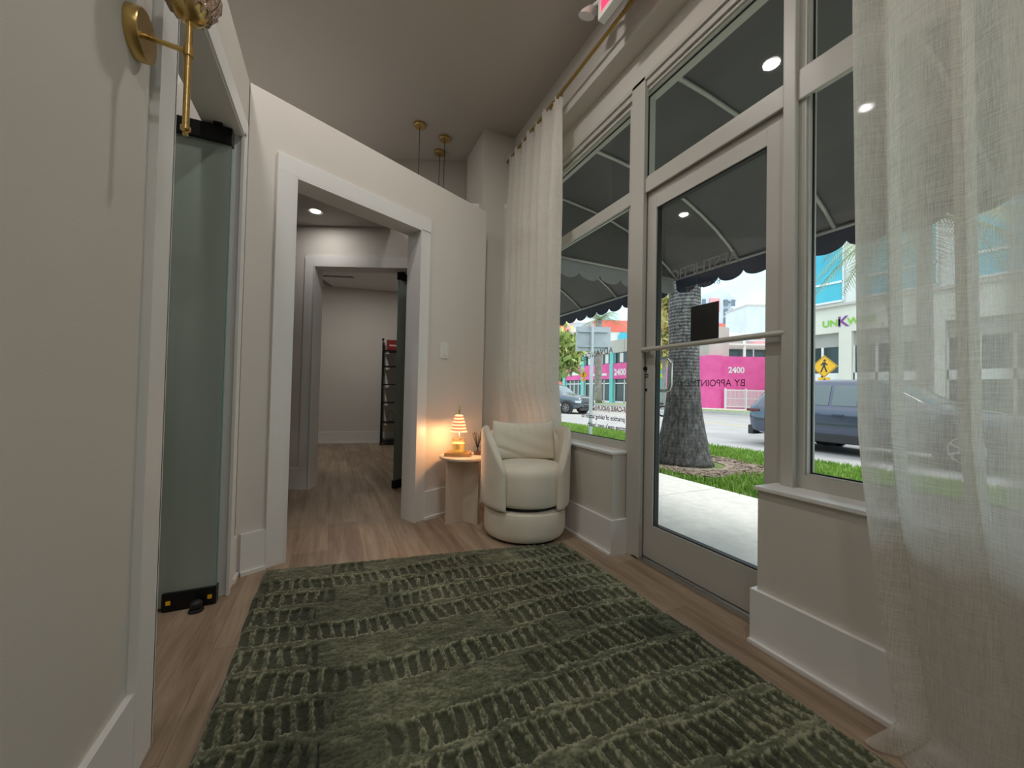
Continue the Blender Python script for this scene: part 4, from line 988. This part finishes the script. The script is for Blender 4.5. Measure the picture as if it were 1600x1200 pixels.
# ------------------------------------------------------------------ vehicles
def car(name, label, T, ln, wd_, st, paint, wheels, wr, glassx, seed=0):
    """st: stations (x, zbottom, zbelt, zroof, half width factor, roof half width factor), x measured from the rear"""
    hw = wd_/2; P = T.translation
    t = thing(name, label, 'car', (P.x, P.y, P.z))
    xs = np.linspace(st[0][0], st[-1][0], 90); A = np.array(st)
    def f(x): return [np.interp(x, A[:, 0], A[:, i]) for i in range(1, 6)]
    def side(x):   # ring points y>0 from bottom centre to roof centre
        zb, ze, zr, w, rw = f(x); w = w*hw; rw = rw*hw; sh = ze-.04
        return [(0, zb), (w*.80, zb), (w*.95, zb+.05), (w*.985, zb+.18), (w, (zb+ze)/2+.02), (w*.985, sh-.06), (w*.955, sh), (w*.93, ze),
                (w*.93+(rw-w*.93)*.5, ze+(zr-ze)*.52), (rw+.02*0, zr-(zr-ze)*.12), (rw*.90, zr-.012*(zr > ze+.1)), (0, zr+.02)]
    b = bmesh.new(); rings = []
    for x in xs:
        s = side(x); rings.append([b.verts.new(T @ Vector((x, y, z))) for y, z in s] + [b.verts.new(T @ Vector((x, -y, z))) for y, z in s[-2:0:-1]])
    for a, c in zip(rings, rings[1:]):
        for i in range(len(a)): b.faces.new((a[i], a[(i+1) % len(a)], c[(i+1) % len(a)], c[i]))
    b.faces.new(rings[0][::-1]); b.faces.new(rings[-1])
    obj('body', b, paint, t, smooth=True)
    for sg in (1, -1):
        for x0, x1 in glassx:
            def gl(b):
                xx = np.linspace(x0, x1, 14); rows = []
                for x in xx:
                    s = side(x); p0 = Vector((x, s[7][0]*sg, s[7][1])); p1 = Vector((x, s[8][0]*sg, s[8][1])); p2 = Vector((x, s[9][0]*sg, s[9][1])); off = Vector((0, sg*.008, .002))
                    rows.append([b.verts.new(T @ (p0.lerp(p1, .10)+off)), b.verts.new(T @ (p1+off)), b.verts.new(T @ (p1.lerp(p2, .72)+off))])
                for a, c in zip(rows, rows[1:]):
                    for i in range(2): b.faces.new((a[i], a[i+1], c[i+1], c[i]))
            one('side_window', gl, M['carglass'], t, smooth='all')
    # windscreen and rear window follow the slope of the shell
    for x0, x1 in (st[0][5+1:] if len(st[0]) > 6 else ()): pass
    def slope(xa, xb):
        def fn(b):
            rows = []
            for x in np.linspace(xa, xb, 10):
                s = side(x); y1 = s[9][0]*.90; rows.append([b.verts.new(T @ Vector((x, -y1, s[10][1]+.006))), b.verts.new(T @ Vector((x, 0, s[11][1]+.012))), b.verts.new(T @ Vector((x, y1, s[10][1]+.006)))])
            for a, c in zip(rows, rows[1:]):
                for i in range(2): b.faces.new((a[i], a[i+1], c[i+1], c[i]))
        return fn
    one('windscreen', slope(glassx[-1][1]-.12, glassx[-1][1]+.62), M['carglass'], t, smooth='all')
    one('rear_window', slope(.16, .50), M['carglass'], t, smooth='all')
    for sg in (1, -1):
        for x in wheels:
            W = T @ frame((x, sg*(hw-.11), wr), (1, 0, 0), (0, sg, 0))
            one('wheel_arch', lambda b: lathe(b, [(0, .125), (wr*1.16, .125), (wr*1.2, .118), (wr*1.2, 0)], W, 40), M['cladding'], t, smooth=True)
            w_ = one('wheel', lambda b: lathe(b, [(wr*.62, .135), (wr*.66, .15), (wr*.93, .15), (wr, .13), (wr, -.08), (wr*.6, -.08), (wr*.6, .135)], W, 40), M['tyre'], t, smooth=True)
            def rim(b):
                lathe(b, [(wr*.56, .14), (wr*.63, .142), (wr*.64, .12), (wr*.56, .11)], W, 40); lathe(b, [(0, .142), (.05, .14), (.06, .11), (0, .11)], W, 16)
                for k in range(7): box(b, (.03, -.022, .115), (wr*.6, .022, .138), W @ Matrix.Rotation(2*PI*k/7, 4, 'Z'))
            one('rim', rim, M['alloy'], w_)
    for sg in (1, -1):
        s = side(glassx[-1][1]-.25)
        one('mirror', lambda b: box(b, (glassx[-1][1]-.33, sg*hw*.93, s[7][1]+.02), (glassx[-1][1]-.20, sg*(hw+.15), s[7][1]+.15), T, .02), paint, t)
        zb, ze, *_ = f(ln*.5)
        one('sill_cladding', lambda b: box(b, (wheels[0]+wr*1.1, sg*hw*.94, zb-.02), (wheels[1]-wr*1.1, sg*(hw*1.005), zb+.16), T, .02), M['cladding'], t)
        for gx0, gx1 in glassx[-2:]:
            one('door_handle', lambda b: box(b, (gx0+.04, sg*hw*.985, ze-.17), (gx0+.24, sg*(hw*1.012), ze-.14), T, .005), paint, t)
        one('tail_lamp', lambda b: box(b, (st[0][0]-.01, sg*hw*.50, f(.1)[1]-.17), (.34, sg*hw*.960, f(.1)[1]-.10), T, .02), M['tail'], t)
        one('headlamp', lambda b: box(b, (ln-.35, sg*hw*.52, f(ln-.1)[1]-.20), (ln-.02, sg*hw*.93, f(ln-.1)[1]-.07), T, .02), M['headl'], t)
    one('front_grille', lambda b: box(b, (ln-.06, -hw*.48, .42), (ln+.012, hw*.48, .66), T, .02), M['cladding'], t)
    one('grille_bar', lambda b: box(b, (ln+.005, -hw*.50, .54), (ln+.022, hw*.50, .575), T, .004), M['alloy'], t)
    one('lower_bumper', lambda b: box(b, (ln-.10, -hw*.82, .20), (ln+.02, hw*.82, .36), T, .03), M['cladding'], t)
    one('rear_bumper', lambda b: box(b, (-.02, -hw*.88, .24), (.12, hw*.88, .48), T, .03), M['cladding'], t)
    return t
SUV = [(0, .42, .98, 1.02, .84, .60), (.06, .34, 1.00, 1.10, .90, .62), (.20, .30, 1.02, 1.30, .95, .66), (.50, .28, 1.03, 1.55, .98, .70), (.9, .27, 1.03, 1.60, 1, .72), (1.6, .27, 1.02, 1.63, 1, .74), (2.35, .27, 1.01, 1.61, 1, .73), (2.75, .27, 1.01, 1.50, 1, .72), (3.35, .27, 1.01, 1.13, .99, .74), (3.5, .27, 1.0, 1.06, .99, .78), (4.2, .28, .93, .98, .97, .8), (4.6, .32, .84, .88, .90, .74), (4.75, .40, .70, .74, .80, .62)]
T = frame((10.72, 6.50, -.28), (0, -1, 0))
car('car', 'blue grey suv passing close on the street, seen through door and right window', T, 4.75, 1.92, SUV, M['suvpaint'], (.98, 3.85), .37, [(.50, .95), (1.02, 1.80), (1.86, 2.72)])
hd = Vector((.40, -.917, 0)).normalized(); P_ = Vector((13.25, 18.10, -.28)) - hd*4.5
T = frame(P_, hd)
car('car', 'dark grey blue suv turning on the far lane in the left window', T, 4.5, 1.85, [(a*4.5/4.75, b_, c*1.04, d*1.06, e, g) for a, b_, c, d, e, g in SUV], M['carpaint'], (.90, 3.62), .35, [(.48, .9), (.97, 1.7), (1.76, 2.58)])
P_ = bpt(856, 18.5); T = frame((P_.x, P_.y, -.28), (.2, -.98, 0))
car('car', 'pale silver car just left of the dark suv, half hidden by the curtain', T @ Matrix.Translation((-4.2, 0, 0)), 4.3, 1.78, [(a*4.3/4.75, b_-.04, c*.9, d*.88, e, g) for a, b_, c, d, e, g in SUV], mat('silver car paint', (.55, .56, .58), .25, .6), (.85, 3.45), .32, [(.48, .86), (.92, 1.6), (1.68, 2.46)])
# motorcycle
P_ = bpt(1036, 21); MT = frame((P_.x, P_.y, -.28), (-FY, FX, 0))
t = thing('motorcycle', 'dark motorcycle on the street, its rear wheel showing left of the palm trunk', 'motorcycle', tuple(P_ + Vector((0, 0, -.28))))
for x in (0, 1.32):
    w_ = one('wheel', lambda b: lathe(b, [(.22, -.05), (.27, -.05), (.30, 0), (.27, .05), (.22, .05), (.22, -.05)], MT @ frame((x, 0, .30), (1, 0, 0), (0, 1, 0)), 32), M['tyre'], t, smooth=True)
    one('rim', lambda b: (lathe(b, [(.20, -.02), (.22, -.02), (.22, .02), (.20, .02), (.20, -.02)], MT @ frame((x, 0, .30), (1, 0, 0), (0, 1, 0)), 32), [box(b, (.0, -.008, -.01), (.21, .008, .01), MT @ frame((x, 0, .30), (1, 0, 0), (0, 1, 0)) @ Matrix.Rotation(2*PI*k/8, 4, 'Z')) for k in range(8)]), M['alloy'], w_)
one('fork', lambda b: [tube(b, [MT @ Vector((1.32, s, .30)), MT @ Vector((1.10, s, .95))], .022, 8) for s in (-.08, .08)], M['steel'], t)
one('handlebar', lambda b: tube(b, [MT @ Vector(p) for p in ((1.0, -.36, 1.0), (1.08, -.15, .97), (1.08, .15, .97), (1.0, .36, 1.0))], .015, 8), M['blackmetal'], t)
one('tank', lambda b: box(b, (.62, -.14, .62), (1.08, .14, .84), MT, .08), M['suvpaint'], t, smooth=True)
one('saddle', lambda b: box(b, (.0, -.13, .66), (.64, .13, .76), MT, .04), M['black'], t, smooth=True)
one('engine', lambda b: box(b, (.42, -.16, .26), (.92, .16, .60), MT, .05), M['blackmetal'], t)
one('swing_arm', lambda b: [tube(b, [MT @ Vector((0, s, .30)), MT @ Vector((.5, s, .36))], .02, 8) for s in (-.09, .09)], M['steel'], t)
one('fender', lambda b: lathe(b, [(.33, -.06), (.345, 0), (.33, .06)], MT @ frame((0, 0, .30), (1, 0, 0), (0, 1, 0)), 14, (R(-170), R(-40))), M['blackmetal'], t)

# ================================================================== LIGHT, CAMERA
w = bpy.data.worlds.new('sky'); bpy.context.scene.world = w; w.use_nodes = True; nt = w.node_tree
bg = nt.nodes['Background']; tc = N(nt, 'ShaderNodeTexCoord'); sp = N(nt, 'ShaderNodeSeparateXYZ'); L(nt, tc.outputs['Generated'], sp.inputs[0])
nz = N(nt, 'ShaderNodeTexNoise'); nz.inputs['Scale'].default_value = 3.5; nz.inputs['Detail'].default_value = 5; L(nt, tc.outputs['Generated'], nz.inputs['Vector'])
ad = N(nt, 'ShaderNodeMath', operation='MULTIPLY_ADD'); L(nt, nz.outputs['Fac'], ad.inputs[0]); ad.inputs[1].default_value = .5; L(nt, sp.outputs['Z'], ad.inputs[2])
L(nt, ramp(nt, ad.outputs[0], [(.15, (.62, .76, .78)), (.42, (.40, .66, .74)), (.75, (.66, .72, .76)), (1.0, (.80, .82, .84))]), bg.inputs[0])
bg.inputs[1].default_value = 2.1
sd = bpy.data.lights.new('sun', 'SUN'); sd.energy = 2.2; sd.angle = R(18); sd.color = (1, .96, .90)
so = bpy.data.objects.new('sun', sd); C.objects.link(so); so.rotation_euler = Vector((-.42, .25, -.87)).to_track_quat('-Z', 'Y').to_euler()

cam = bpy.data.cameras.new('camera'); co_ = bpy.data.objects.new('camera', cam); C.objects.link(co_)
cam.sensor_width = 36; cam.lens = 36*600/1600; cam.clip_start = .02; cam.clip_end = 600
cy, sy, cp, sp_ = math.cos(YAW), math.sin(YAW), math.cos(PITCH), math.sin(PITCH)
fw = Vector((sy*cp, cy*cp, sp_)); rt = Vector((cy, -sy, 0)); up = rt.cross(fw)
c_, s_ = math.cos(ROLL), math.sin(ROLL); r2 = c_*rt + s_*up; u2 = -s_*rt + c_*up
co_.matrix_world = Matrix(((r2.x, u2.x, -fw.x, 0), (r2.y, u2.y, -fw.y, 0), (r2.z, u2.z, -fw.z, CAMH), (0, 0, 0, 1)))
sc = bpy.context.scene; sc.camera = co_
sc.view_settings.view_transform = 'Standard'; sc.view_settings.look = 'None'; sc.view_settings.exposure = .2
sc.cycles.max_bounces = 10; sc.cycles.transparent_max_bounces = 16; sc.cycles.diffuse_bounces = 5
sc.cycles.sample_clamp_indirect = 6; sc.cycles.use_denoising = True; sc.cycles.caustics_reflective = False; sc.cycles.caustics_refractive = False
